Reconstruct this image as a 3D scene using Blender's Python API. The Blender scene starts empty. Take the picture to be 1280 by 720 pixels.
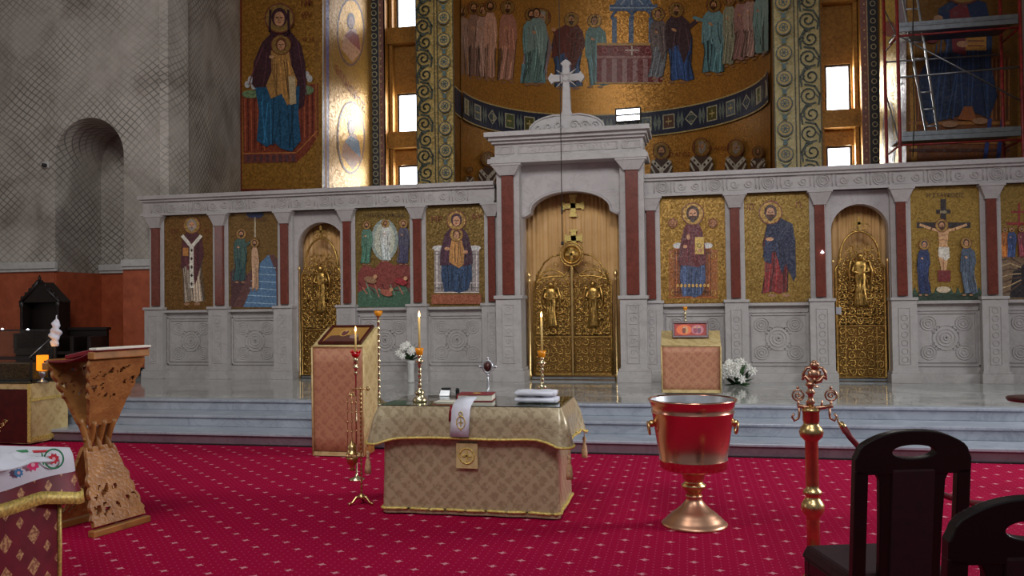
import bpy, bmesh, math, random
from mathutils import Vector, Matrix
random.seed(7)
PI = math.pi
sc = bpy.context.scene
col = sc.collection
# ------------------------------------------------------------ camera
FPX = 1050.0; TH = math.radians(11.8); PT = math.atan(22/1050); RL = .0127; CZ = 1.53
CAM = Vector((0, 0, CZ))
FW = Vector((-math.sin(TH)*math.cos(PT), math.cos(TH)*math.cos(PT), math.sin(PT)))
_r = Vector((math.cos(TH), math.sin(TH), 0)); _u = _r.cross(FW)
RT = _r*math.cos(RL) - _u*math.sin(RL); UP = _u*math.cos(RL) + _r*math.sin(RL)
cd = bpy.data.cameras.new('camera'); cam = bpy.data.objects.new('camera', cd); col.objects.link(cam)
cd.sensor_width = 36; cd.lens = FPX/1280*36; cd.clip_start = .05; cd.clip_end = 200
m = Matrix((RT, UP, -FW)).transposed().to_4x4(); m.translation = CAM; cam.matrix_world = m
sc.camera = cam
def ray(px, py): return FW*FPX + RT*(px-640) - UP*(py-360)
def PZ(px, py, z): q = ray(px, py); return CAM + q*((z-CZ)/q.z)
def PY(px, py, Y): q = ray(px, py); return CAM + q*(Y/q.y)
def XY(px, Y, py=330): return PY(px, py, Y).x
def ZY(px, py, Y): return PY(px, py, Y).z
def plane_map(p0, n):
    p0 = Vector(p0); n = Vector(n).normalized()
    def f(px, py):
        q = ray(px, py); return CAM + q*((p0-CAM).dot(n)/q.dot(n))
    return f, (lambda p: n)
# ------------------------------------------------------------ mesh helpers
def lin(c): return tuple(((v/255+.055)/1.055)**2.4 if v > 10 else v/255/12.92 for v in c[:3])
class MB:
    def __init__(s): s.V = []; s.F = []; s.M = []; s.S = []; s.C = []
    def add(s, V, F, mi=0, sm=False, c=None):
        o = len(s.V); s.V += [Vector(v) for v in V]
        for f in F: s.F.append([i+o for i in f]); s.M.append(mi); s.S.append(sm); s.C.append(c)
        return s
    def box(s, x0, x1, y0, y1, z0, z1, mi=0, T=None):
        V = [Vector((x, y, z)) for z in (z0, z1) for y in (y0, y1) for x in (x0, x1)]
        if T: V = [T @ v for v in V]
        return s.add(V, [(0,2,3,1),(4,5,7,6),(0,1,5,4),(2,6,7,3),(0,4,6,2),(1,3,7,5)], mi)
    def taper(s, b, t, z0, z1, mi=0):   # b,t = (x0,x1,y0,y1) bottom / top
        V = [(b[0],b[2],z0),(b[1],b[2],z0),(b[0],b[3],z0),(b[1],b[3],z0),(t[0],t[2],z1),(t[1],t[2],z1),(t[0],t[3],z1),(t[1],t[3],z1)]
        return s.add(V, [(0,2,3,1),(4,5,7,6),(0,1,5,4),(2,6,7,3),(0,4,6,2),(1,3,7,5)], mi)
    def lathe(s, prof, c=(0,0,0), n=24, mi=0, ax=None, sm=True, sx=1, sy=1, cap=True):
        c = Vector(c); V = []; F = []
        for r, z in prof:
            for k in range(n):
                a = 2*PI*k/n; v = Vector((r*math.cos(a)*sx, r*math.sin(a)*sy, z))
                if ax: v = ax @ v
                V.append(v+c)
        for j in range(len(prof)-1):
            for k in range(n): F.append((j*n+k, j*n+(k+1)%n, (j+1)*n+(k+1)%n, (j+1)*n+k))
        if cap and prof[0][0] > 1e-5: F.append(list(range(n))[::-1])
        if cap and prof[-1][0] > 1e-5: F.append([(len(prof)-1)*n+k for k in range(n)])
        return s.add(V, F, mi, sm)
    def tube(s, pts, r, n=6, mi=0, closed=False, sm=True, flat=1.0):
        pts = [Vector(p) for p in pts]; N = len(pts)
        if N < 2: return s
        rr = r if isinstance(r, (list, tuple)) else [r]*N
        V = []; F = []; up = None
        for i, p in enumerate(pts):
            a = pts[(i-1) % N] if (i or closed) else p; b = pts[(i+1) % N] if (i < N-1 or closed) else p
            t = (b-a).normalized() if (b-a).length > 1e-9 else Vector((0,0,1))
            if up is None: up = Vector((0,1,0)) if abs(t.y) < .9 else Vector((1,0,0))
            u = up - t*up.dot(t)
            if u.length < 1e-4: u = Vector((1,0,0)) - t*t.x
            u.normalize(); w = t.cross(u)
            for k in range(n):
                g = 2*PI*(k+.5)/n; V.append(p + (u*math.cos(g)*flat + w*math.sin(g))*rr[i])
        for i in range(N if closed else N-1):
            j = (i+1) % N
            for k in range(n): F.append((i*n+k, i*n+(k+1)%n, j*n+(k+1)%n, j*n+k))
        if not closed: F += [list(range(n))[::-1], [(N-1)*n+k for k in range(n)]]
        return s.add(V, F, mi, sm)
    def ball(s, c, r, n=12, mi=0, sz=1, sx=1, sy=1):
        k = 7; return s.lathe([(r*math.sin(PI*i/k), -r*math.cos(PI*i/k)*sz) for i in range(k+1)], c, n, mi, sx=sx, sy=sy)
    def prism(s, pts, y0, y1, mi=0):      # outline in (x,z), extruded along y
        n = len(pts); V = [(x, y0, z) for x, z in pts] + [(x, y1, z) for x, z in pts]
        F = [list(range(n)), list(range(2*n-1, n-1, -1))] + [(i, i+n, (i+1)%n+n, (i+1)%n) for i in range(n)]
        return s.add(V, F, mi)
    def hplate(s, outl, hole, y0, y1, mi=0):   # plate with one hole; both outlines in (x,z), same number of points
        n = len(outl); V = []
        for L, y in ((outl, y0), (hole, y0), (outl, y1), (hole, y1)): V += [(x, y, z) for x, z in L]
        F = []
        for i in range(n):
            j = (i+1) % n
            F += [(i, j, n+j, n+i), (2*n+j, 2*n+i, 3*n+i, 3*n+j), (j, i, 2*n+i, 2*n+j), (n+i, n+j, 3*n+j, 3*n+i)]
        return s.add(V, F, mi)
    def build(s, name, mats, parent=None, world=True, bev=0, T=None):
        me = bpy.data.meshes.new(name); V = s.V
        if T: V = [T @ v for v in V]
        if parent is not None and world:
            off = Vector((0,0,0)); p = parent
            while p: off += p.location; p = p.parent
            V = [v-off for v in V]
        me.from_pydata([tuple(v) for v in V], [], s.F)
        if not isinstance(mats, (list, tuple)): mats = [mats]
        for mt in mats: me.materials.append(mt)
        me.polygons.foreach_set('material_index', s.M); me.polygons.foreach_set('use_smooth', s.S)
        if any(c is not None for c in s.C):
            at = me.color_attributes.new('Col', 'FLOAT_COLOR', 'CORNER'); i = 0; data = []
            for f, c in zip(s.F, s.C):
                data += list(c or (1,1,1,0))*len(f)
            at.data.foreach_set('color', data)
        me.update()
        o = bpy.data.objects.new(name, me); col.objects.link(o)
        if parent is not None: o.parent = parent
        if bev:
            b = o.modifiers.new('bevel', 'BEVEL'); b.width = bev; b.segments = 2; b.limit_method = 'ANGLE'; b.angle_limit = math.radians(50)
        return o
def tag(o, label=None, cat=None, group=None, kind=None):
    if label: o['label'] = label
    if cat: o['category'] = cat
    if group: o['group'] = group
    if kind: o['kind'] = kind
    return o
def empty(name, loc, label, cat, group=None, rz=0):
    o = bpy.data.objects.new(name, None); col.objects.link(o); o.location = loc; o.rotation_euler = (0, 0, rz)
    o.empty_display_size = .1
    return tag(o, label, cat, group)
def copy_tree(o, parent=None):
    c = o.copy(); col.objects.link(c)
    if parent is not None: c.parent = parent
    for ch in list(o.children): copy_tree(ch, c)
    return c
def struct(o): o['kind'] = 'structure'; return o
def arc(cx, cz, r, a0, a1, n=16, rz=None):
    rz = r if rz is None else rz
    return [(cx+r*math.cos(math.radians(a0+(a1-a0)*i/n)), cz+rz*math.sin(math.radians(a0+(a1-a0)*i/n))) for i in range(n+1)]
def spiral(cx, cz, r, a0=0, turns=1.4, sgn=1, n=18):
    return [(cx+r*(1-.8*i/n)*math.cos(a0+sgn*2*PI*turns*i/n), cz+r*(1-.8*i/n)*math.sin(a0+sgn*2*PI*turns*i/n)) for i in range(n+1)]
# ------------------------------------------------------------ materials
class G:
    def __init__(s, name):
        s.m = bpy.data.materials.new(name); s.m.use_nodes = True; s.t = s.m.node_tree; s.n = s.t.nodes; s.l = s.t.links
        s.b = s.n['Principled BSDF']
    def N(s, typ, **k):
        x = s.n.new(typ)
        for a, v in k.items(): setattr(x, a, v)
        return x
    def put(s, sock, v):
        if isinstance(v, bpy.types.NodeSocket): s.l.new(v, sock)
        elif v is not None: sock.default_value = v
    def math(s, op, a, b=None, c=None):
        x = s.N('ShaderNodeMath', operation=op)
        for i, v in enumerate((a, b, c)): s.put(x.inputs[i], v)
        return x.outputs[0]
    def obj(s): return s.N('ShaderNodeTexCoord').outputs['Object']
    def geo(s): return s.N('ShaderNodeNewGeometry').outputs['Position']
    def xyz(s, v):
        x = s.N('ShaderNodeSeparateXYZ'); s.put(x.inputs[0], v); return x.outputs
    def noise(s, scale, detail=3, vec=None, rough=.5, dist=0):
        x = s.N('ShaderNodeTexNoise'); x.inputs['Scale'].default_value = scale; x.inputs['Detail'].default_value = detail
        x.inputs['Roughness'].default_value = rough; x.inputs['Distortion'].default_value = dist
        if vec is not None: s.put(x.inputs['Vector'], vec)
        return x.outputs['Fac']
    def vor(s, scale, vec=None, feature='F1', out='Color'):
        x = s.N('ShaderNodeTexVoronoi', feature=feature); x.inputs['Scale'].default_value = scale
        if vec is not None: s.put(x.inputs['Vector'], vec)
        return x.outputs[out]
    def ramp(s, fac, stops):
        x = s.N('ShaderNodeValToRGB'); s.put(x.inputs[0], fac); e = x.color_ramp.elements
        while len(e) < len(stops): e.new(.5)
        for el, (p, c) in zip(e, stops): el.position = p; el.color = (*lin(c), 1)
        return x.outputs[0]
    def mix(s, fac, a, b, mode='MIX'):
        x = s.N('ShaderNodeMix', data_type='RGBA', blend_type=mode); s.put(x.inputs[0], fac)
        s.put(x.inputs[6], a if isinstance(a, bpy.types.NodeSocket) else (*lin(a), 1)); s.put(x.inputs[7], b if isinstance(b, bpy.types.NodeSocket) else (*lin(b), 1))
        return x.outputs[2]
    def bump(s, h, strength=.3, dist=.01):
        x = s.N('ShaderNodeBump'); x.inputs['Strength'].default_value = strength; x.inputs['Distance'].default_value = dist
        s.put(x.inputs['Height'], h); s.l.new(x.outputs[0], s.b.inputs['Normal'])
    def done(s, color=None, rough=.5, metal=0, **k):
        if color is not None: s.put(s.b.inputs['Base Color'], color if isinstance(color, bpy.types.NodeSocket) else (*lin(color), 1))
        s.put(s.b.inputs['Roughness'], rough); s.put(s.b.inputs['Metallic'], metal)
        for a, v in k.items(): s.put(s.b.inputs[a.replace('_', ' ')], v)
        return s.m
def plain(name, c, rough=.5, metal=0, var=.12, scale=12, bump=0, **k):
    g = G(name); f = g.noise(scale, 4, g.obj())
    a = tuple(max(0, x*(1-var)) for x in c); b = tuple(min(255, x*(1+var)) for x in c)
    if bump: g.bump(f, bump)
    return g.done(g.ramp(f, [(.3, a), (.7, b)]), rough, metal, **k)
M = {}
def marble(name, c0, c1, vein, rough, scale=2.2):
    g = G(name); p = g.geo(); f = g.noise(scale, 6, p, .6, 1.2); h = g.noise(scale*.7, 8, p, .65, 2.5)
    v = g.math('ABSOLUTE', g.math('SUBTRACT', h, .5))
    v = g.ramp(v, [(0, vein), (.035, (255,255,255))])
    return g.done(g.mix(.55, g.ramp(f, [(.3, c0), (.7, c1)]), v, 'MULTIPLY'), rough)
M['marble'] = marble('white_marble', (166,159,157), (182,175,173), (228,224,222), .42)
M['carved'] = marble('carved_marble', (162,156,153), (178,172,169), (230,227,224), .5)
M['step'] = marble('step_marble', (148,154,164), (172,178,188), (205,210,220), .28)
M['riser'] = marble('shade_tinted_riser_marble', (112,88,98), (128,104,112), (220,210,215), .35)  # undercut shade and red carpet reflection put into the lowest riser's colour
M['dais'] = marble('polished_floor_marble', (150,150,146), (196,196,190), (120,118,112), .07, 1.2)
M['redstone'] = marble('red_marble', (100,46,34), (118,56,42), (190,150,134), .25, 5)
M['brass'] = plain('polished_brass', (214,182,124), .3, 1, .08)
M['silverbrass'] = plain('pale_brass', (222,206,166), .24, 1, .06)
M['copper'] = plain('copper', (222,160,136), .22, 1, .05, 4)
M['coppermat'] = plain('dull_copper', (206,158,128), .38, 1, .08, 4)
M['tin'] = plain('tinned_metal', (190,192,196), .35, .7, .05)
M['gate'] = plain('gilded_gate_metal', (176,140,78), .36, 1, .25, 30, .2)
M['gateback'] = plain('aged_gilt_sheet', (112,80,38), .5, .8, .3, 40, .5)
M['steel'] = plain('steel', (150,152,155), .35, .9, .08)
M['redpaint'] = plain('red_painted_steel', (140,40,36), .45, 0, .2)
M['darkwood'] = plain('dark_wood', (26,14,13), .38, 0, .2, 6)
M['blackwood'] = plain('black_brown_wood', (24,13,10), .4, 0, .2, 6)
M['maroon'] = plain('maroon_upholstery', (48,8,18), .75, 0, .15, 30)
M['velvet'] = plain('burgundy_velvet', (110,12,26), .6, 0, .15, 20)
M['white'] = plain('white_cloth', (214,214,224), .8, 0, .03)
M['paper'] = plain('paper', (222,216,200), .8, 0, .03)
M['wax'] = plain('candle_wax', (226,196,120), .5, 0, .03)
M['black'] = plain('black_plastic', (22,22,24), .4, 0, .1)
M['bookred'] = plain('red_leather', (132,22,34), .4, 0, .1)
M['dframe'] = plain('dark_red_frame', (70,22,18), .35, 0, .15)
M['leaf'] = plain('green_leaves', (52,82,44), .6, 0, .3)
M['petal'] = plain('white_petals', (232,230,222), .7, 0, .05)
M['cup'] = plain('amber_glass_cup', (240,150,24), .15, 0, .05, Transmission_Weight=.15)
M['redcup'] = plain('red_glass_cup', (215,20,25), .15, 0, .05, Transmission_Weight=.3)
M['trim'] = plain('gold_braid', (206,180,98), .45, .2, .2, 60, .3)
M['tassel'] = plain('beige_tassel', (186,150,110), .7, 0, .15, 60)
M['ladder'] = plain('aluminium', (196,198,200), .35, .8, .05)
M['cable'] = plain('dark_cable', (40,34,32), .6)
M['frame'] = plain('window_frame_metal', (66,58,52), .5, .2)
def emit(name, c, s):
    g = G(name); return g.done((0,0,0), 1, 0, Emission_Color=(*lin(c), 1), Emission_Strength=s)
M['flame'] = emit('flame', (255,190,120), 14)
M['amberlight'] = emit('amber_lamp_glass', (255,140,20), 1.6)
M['sky'] = emit('bright_daylight_pane', (238,244,255), 7)
M['ledwhite'] = emit('small_white_lamp', (240,245,255), 5)
# glass
g = G('clear_glass'); M['glass'] = g.done((225,235,232), .03, 0, Transmission_Weight=1.0, IOR=1.45)
# mosaic
def mosaic(name, scale, tilt, rough):
    g = G(name); a = g.N('ShaderNodeAttribute', attribute_name='Col'); p = g.geo()
    v = g.vor(scale, p); vs = g.xyz(v)
    br = g.math('MULTIPLY_ADD', vs[0], .5, .72)
    cc = g.N('ShaderNodeVectorMath', operation='SCALE'); g.put(cc.inputs[0], a.outputs['Color']); g.put(cc.inputs[3], br)
    nn = g.N('ShaderNodeNewGeometry').outputs['Normal']
    d = g.N('ShaderNodeVectorMath', operation='SUBTRACT'); g.put(d.inputs[0], v); d.inputs[1].default_value = (.5,.5,.5)
    e = g.N('ShaderNodeVectorMath', operation='SCALE'); g.put(e.inputs[0], d.outputs[0]); e.inputs[3].default_value = tilt
    h = g.N('ShaderNodeVectorMath', operation='ADD'); g.put(h.inputs[0], nn); g.put(h.inputs[1], e.outputs[0])
    k = g.N('ShaderNodeVectorMath', operation='NORMALIZE'); g.put(k.inputs[0], h.outputs[0])
    g.l.new(k.outputs[0], g.b.inputs['Normal'])
    return g.done(cc.outputs[0], rough, g.math('MULTIPLY', a.outputs['Alpha'], .6))
M['mosaic'] = mosaic('glass_mosaic', 58, .22, .44)
M['mosaicbig'] = mosaic('wall_mosaic', 30, .16, .38)
g = G('painted_colours'); a = g.N('ShaderNodeAttribute', attribute_name='Col'); M['paint'] = g.done(a.outputs['Color'], .5, g.math('MULTIPLY', a.outputs['Alpha'], .8))
# gold mosaic wall without figures
g = G('gold_mosaic_wall'); p = g.geo(); v = g.xyz(g.vor(26, p)); f = g.noise(1.3, 3, p)
M['goldwall'] = g.done(g.ramp(g.math('ADD', g.math('MULTIPLY', v[0], .3), g.math('MULTIPLY', f, .7)), [(.2, (120,80,32)), (.8, (182,130,58))]), .45, .5)
# plaster with diagonal lath mesh
g = G('rough_plaster_with_mesh'); o = g.geo(); X = g.xyz(o)
w = g.N('ShaderNodeTexNoise'); w.inputs['Scale'].default_value = .55; w.inputs['Detail'].default_value = 2; g.put(w.inputs['Vector'], o)
wx = g.xyz(w.outputs['Color'])
hx = g.math('ADD', g.math('SUBTRACT', X[0], g.math('MULTIPLY', X[1], .9)), g.math('MULTIPLY', wx[0], .42)); hz = g.math('ADD', X[2], g.math('MULTIPLY', wx[1], .38))
lines = None
for sgn, per in ((1, .135), (-1, .135)):
    t = g.math('DIVIDE', g.math('MULTIPLY_ADD', hx, sgn*.85, hz), per)
    d = g.math('ABSOLUTE', g.math('SUBTRACT', g.math('FRACT', t), .5))
    l = g.math('SUBTRACT', 1, g.math('MINIMUM', g.math('MULTIPLY', d, 7.0), 1))
    lines = l if lines is None else g.math('MAXIMUM', lines, l)
st = g.noise(1.1, 6, o, .6, .6)
amp = g.ramp(g.noise(.8, 3, o), [(.3, (70,70,70)), (.65, (255,255,255))])
base = g.ramp(st, [(.25, (126,116,106)), (.5, (172,164,154)), (.75, (198,191,181))])
g.bump(st, .35, .05)
M['plaster'] = g.done(g.mix(g.math('MULTIPLY', lines, g.math('MULTIPLY', g.xyz(amp)[0], .9)), base, (62,58,54)), .9)
M['plain_plaster'] = plain('smooth_plaster', (165,160,152), .85, 0, .12, 1.5)
g = G('orange_brown_stone'); o = g.geo(); X = g.xyz(o)
f = g.noise(6, 5, o, .6)
bx = g.N('ShaderNodeTexBrick'); g.put(bx.inputs['Vector'], o); bx.inputs['Scale'].default_value = 1
M['dado'] = g.done(g.ramp(f, [(.3, (150,70,42)), (.7, (182,92,58))]), .4)
M['cornice'] = plain('white_cornice', (188,186,182), .6, 0, .05)
M['baseblack'] = plain('black_skirting', (30,28,30), .3)
# carpet
g = G('patterned_crimson_carpet'); X = g.xyz(g.geo())
def lat(px, py, ox, oy):
    a = g.math('MULTIPLY', g.math('SUBTRACT', g.math('FRACT', g.math('DIVIDE', g.math('ADD', X[0], ox), px)), .5), px)
    b = g.math('MULTIPLY', g.math('SUBTRACT', g.math('FRACT', g.math('DIVIDE', g.math('ADD', X[1], oy), py)), .5), py)
    return g.math('ABSOLUTE', a), g.math('ABSOLUTE', b)
mask = None
for ox, oy in ((20, 20), (20.145, 20.135)):
    a, b = lat(.29, .27, ox, oy)
    dia = g.math('LESS_THAN', g.math('ADD', a, g.math('MULTIPLY', b, .8)), .019)
    arm = g.math('LESS_THAN', g.math('ADD', g.math('MULTIPLY', a, .9), g.math('MULTIPLY', b, 2.6)), .03)
    arm2 = g.math('LESS_THAN', g.math('ADD', g.math('MULTIPLY', a, 2.4), g.math('MULTIPLY', b, .9)), .026)
    mm = g.math('MAXIMUM', dia, g.math('MAXIMUM', arm, arm2)); mask = mm if mask is None else g.math('MAXIMUM', mask, mm)
a, b = lat(.0483, .054, 20, 20)
dots = g.math('LESS_THAN', g.math('ADD', g.math('MULTIPLY', a, a), g.math('MULTIPLY', b, g.math('MULTIPLY', b, .6))), .000022)
pile = g.noise(240, 2, g.geo()); g.bump(pile, .4, .004)
cc = g.mix(g.math('MULTIPLY', dots, .6), g.ramp(pile, [(.3, (142,0,44)), (.7, (174,4,64))]), (206,84,118))
M['carpet'] = g.done(g.mix(g.math('MULTIPLY', mask, .85), cc, (216,146,156)), 1.0, 0, Specular_IOR_Level=.1)
# brocades
def brocade(name, c0, c1, c2, scale, rough=.42, metal=.15, thr=(.44,.52), coat=0):
    g = G(name); o = g.obj(); X = g.xyz(o)
    s1 = g.math('MULTIPLY', g.math('SINE', g.math('MULTIPLY', g.math('ADD', X[0], X[1]), scale)), g.math('SINE', g.math('MULTIPLY', X[2], scale)))
    s2 = g.math('MULTIPLY', g.math('COSINE', g.math('MULTIPLY', g.math('ADD', X[0], X[1]), scale*2.03)), g.math('COSINE', g.math('MULTIPLY', X[2], scale*1.97)))
    n = g.noise(scale*.55, 3, o, .6, 1.2)
    f = g.math('ADD', g.math('MULTIPLY_ADD', s1, .16, n), g.math('MULTIPLY', s2, .10))
    g.bump(f, .35, .004)
    return g.done(g.ramp(f, [(thr[0]-.12, c0), (thr[0], c1), (thr[1], c2)]), rough, metal, Coat_Weight=coat, Coat_Roughness=.18)
M['brocade'] = brocade('gold_brocade', (160,142,110), (168,150,116), (186,170,136), 52, .36, .2, coat=.45)
M['pinkbrocade'] = brocade('pink_gold_brocade', (168,110,84), (176,118,90), (184,130,98), 48, .55, .1)
M['beigelining'] = brocade('beige_lining', (186,158,106), (196,170,116), (206,182,128), 30, .6, 0)
M['curtain'] = None
g = G('gold_curtain_satin'); o = g.geo(); X = g.xyz(o); f = g.noise(3, 3, o)
M['curtain'] = g.done(g.ramp(f, [(.3, (196,150,92)), (.7, (216,172,112))]), .5, .0)
g = G('burgundy_brocade_with_gold_motifs'); o = g.geo(); X = g.xyz(o)
hx = g.math('ADD', X[0], X[1])
def lat2(p, q, ox, oy):
    a = g.math('ABSOLUTE', g.math('MULTIPLY', g.math('SUBTRACT', g.math('FRACT', g.math('DIVIDE', g.math('ADD', hx, ox), p)), .5), p))
    b = g.math('ABSOLUTE', g.math('MULTIPLY', g.math('SUBTRACT', g.math('FRACT', g.math('DIVIDE', g.math('ADD', X[2], oy), q)), .5), q)); return a, b
mk = None
for ox, oy, r in ((20, 20, .042), (20.09, 20.08, .026)):
    a, b = lat2(.18, .16, ox, oy); d = g.math('ADD', a, g.math('MULTIPLY', b, .85)); k = g.math('LESS_THAN', d, r); mk = k if mk is None else g.math('MAXIMUM', mk, k)
sp = g.math('GREATER_THAN', g.noise(70, 2, o), .5)
M['burg'] = g.done(g.mix(g.math('MULTIPLY', mk, g.math('MULTIPLY_ADD', sp, .6, .3)), g.ramp(g.noise(9, 2, o), [(.3, (92,10,28)), (.7, (122,16,40))]), (206,160,110)), .5, .05)
# carved lectern wood
g = G('carved_oak'); o = g.obj(); n = g.noise(7, 5, o, .6, .4); v = g.vor(26, o, 'DISTANCE_TO_EDGE', 'Distance')
g.bump(g.math('ADD', n, g.math('MULTIPLY', v, 1.5)), .35, .01)
M['oak'] = g.done(g.ramp(n, [(.3, (138,88,44)), (.7, (180,124,68))]), .42)
M['oakplain'] = plain('varnished_oak', (160,108,56), .35, 0, .14, 8)
# ------------------------------------------------------------ mosaic pictures: coloured inlay polygons
def clipx(pts, x, keep_gt):
    out = []
    for i in range(len(pts)):
        a, b = pts[i-1], pts[i]; ia = (a[0] >= x) == keep_gt or a[0] == x; ib = (b[0] >= x) == keep_gt or b[0] == x
        if ia != ib:
            t = (x-a[0])/(b[0]-a[0]) if b[0] != a[0] else 0; out.append((x, a[1]+t*(b[1]-a[1])))
        if ib: out.append(b)
    return out
class Paint:
    def __init__(s, mp, strip=None, step=.0007, base=.001, clip=None):
        s.f, s.n = mp; s.mb = MB(); s.k = 0; s.strip = strip; s.step = step; s.base = base; s.clip = clip; s.tone = 1
    def face(s, pts, c):
        n = len(pts); V = []
        off = s.base + s.k*s.step
        for x, y in pts:
            p = s.f(x, y); V.append(p + s.n(p)*off)
        s.mb.add(V, [list(range(n))], 0, False, c)
    def poly(s, pts, c, a=0, adv=True):
        c = (*lin(shade(c, s.tone)), a)
        if s.clip:
            pts = clipx(clipx(pts, s.clip[0], True), s.clip[1], False)
            if len(pts) < 3: return s
        if s.strip:
            x0 = min(p[0] for p in pts); x1 = max(p[0] for p in pts); g = s.strip
            for k in range(int(x0//g), int(x1//g)+1):
                q = clipx(clipx(pts, k*g, True), (k+1)*g, False)
                if len(q) > 2: s.face(q, c)
        else: s.face(pts, c)
        if adv: s.k += 1
        return s
    def ell(s, cx, cy, rx, ry, c, a=0, n=20, rot=0):
        cr, sr = math.cos(rot), math.sin(rot)
        return s.poly([(cx+rx*math.cos(t)*cr-ry*math.sin(t)*sr, cy+rx*math.cos(t)*sr+ry*math.sin(t)*cr) for t in [2*PI*i/n for i in range(n)]], c, a)
    def line(s, pts, w, c, a=0):
        for i in range(len(pts)-1):
            (x0,y0),(x1,y1) = pts[i], pts[i+1]; L = math.hypot(x1-x0, y1-y0) or 1; u = (x1-x0)/L; v = (y1-y0)/L; h = w/2
            s.poly([(x0-u*h*.4-v*h, y0-v*h*.4+u*h), (x1+u*h*.4-v*h, y1+v*h*.4+u*h), (x1+u*h*.4+v*h, y1+v*h*.4-u*h), (x0-u*h*.4+v*h, y0-v*h*.4-u*h)], c, a, adv=False)
        s.k += 1; return s
    def ring(s, cx, cy, r, w, c, a=0, n=22, ry=None):
        ry = ry or r
        return s.line([(cx+r*math.cos(2*PI*i/n), cy+ry*math.sin(2*PI*i/n)) for i in range(n+1)], w, c, a)
    def rect(s, x0, y0, x1, y1, c, a=0): return s.poly([(x0,y0),(x1,y0),(x1,y1),(x0,y1)], c, a)
    def text(s, st, x, y, size, c, shear=0, sx=1.0):
        cu = bpy.data.curves.new('lettering', 'FONT'); cu.body = st; cu.size = size; cu.align_x = 'CENTER'; cu.resolution_u = 2
        o = bpy.data.objects.new('lettering', cu); col.objects.link(o)
        dg = bpy.context.evaluated_depsgraph_get(); me = bpy.data.meshes.new_from_object(o.evaluated_get(dg))
        for p in me.polygons:
            q = [me.vertices[i].co for i in p.vertices]; s.poly([(x+v.x*sx, y-v.y+shear*v.x) for v in q], c, 0, adv=False)
        s.k += 1
        bpy.data.objects.remove(o); bpy.data.curves.remove(cu); bpy.data.meshes.remove(me)
    def build(s, name, mat, parent=None): return s.mb.build(name, mat, parent)
GOLD = (160, 124, 66); DK = (52, 32, 26)
def shade(c, k): return tuple(max(0, min(255, v*k)) for v in c)
def head(P, x, y, r, halo=1.75, hair=(70,42,30), beard=False, skin=(196,142,104), veil=None, hc=(164,128,70)):
    if halo:
        P.ell(x, y, r*halo*1.08, r*halo*1.08, (116,60,40)); P.ell(x, y, r*halo*.98, r*halo*.98, hc, .8)
    P.ell(x, y-.1*r, r*1.0, r*1.2, veil or hair); P.ell(x, y+.1*r, r*.66, r*.92, skin)
    if beard: P.poly([(x-r*.62,y+r*.3),(x+r*.62,y+r*.3),(x+r*.35,y+r*1.15),(x,y+r*1.4),(x-r*.35,y+r*1.15)], hair)
    P.line([(x-r*.4,y-.08*r),(x-r*.12,y-.06*r)], r*.14, DK); P.line([(x+r*.12,y-.06*r),(x+r*.4,y-.08*r)], r*.14, DK)
    P.line([(x,y),(x-r*.04,y+r*.35)], r*.1, shade(skin,.6)); P.line([(x-r*.2,y+r*.55),(x+r*.2,y+r*.55)], r*.1, (130,50,40))
def folds(P, L, R, n, c, w, seed=1):
    rnd = random.Random(seed)
    for i in range(n):
        t = (i+.5)/n + rnd.uniform(-.05,.05); u = t + rnd.uniform(-.22,.22)
        k = rnd.choice((.55,.7,1.25,1.4))
        a = (L[0][0]+(R[0][0]-L[0][0])*t, L[0][1]+(R[0][1]-L[0][1])*t+rnd.uniform(0,(L[1][1]-L[0][1])*.3))
        b = (L[1][0]+(R[1][0]-L[1][0])*u, L[1][1]+(R[1][1]-L[1][1])*u)
        m_ = ((a[0]+b[0])/2+rnd.uniform(-1,1)*w, (a[1]+b[1])/2)
        P.line([a, m_, b], w, shade(c, k))
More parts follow.
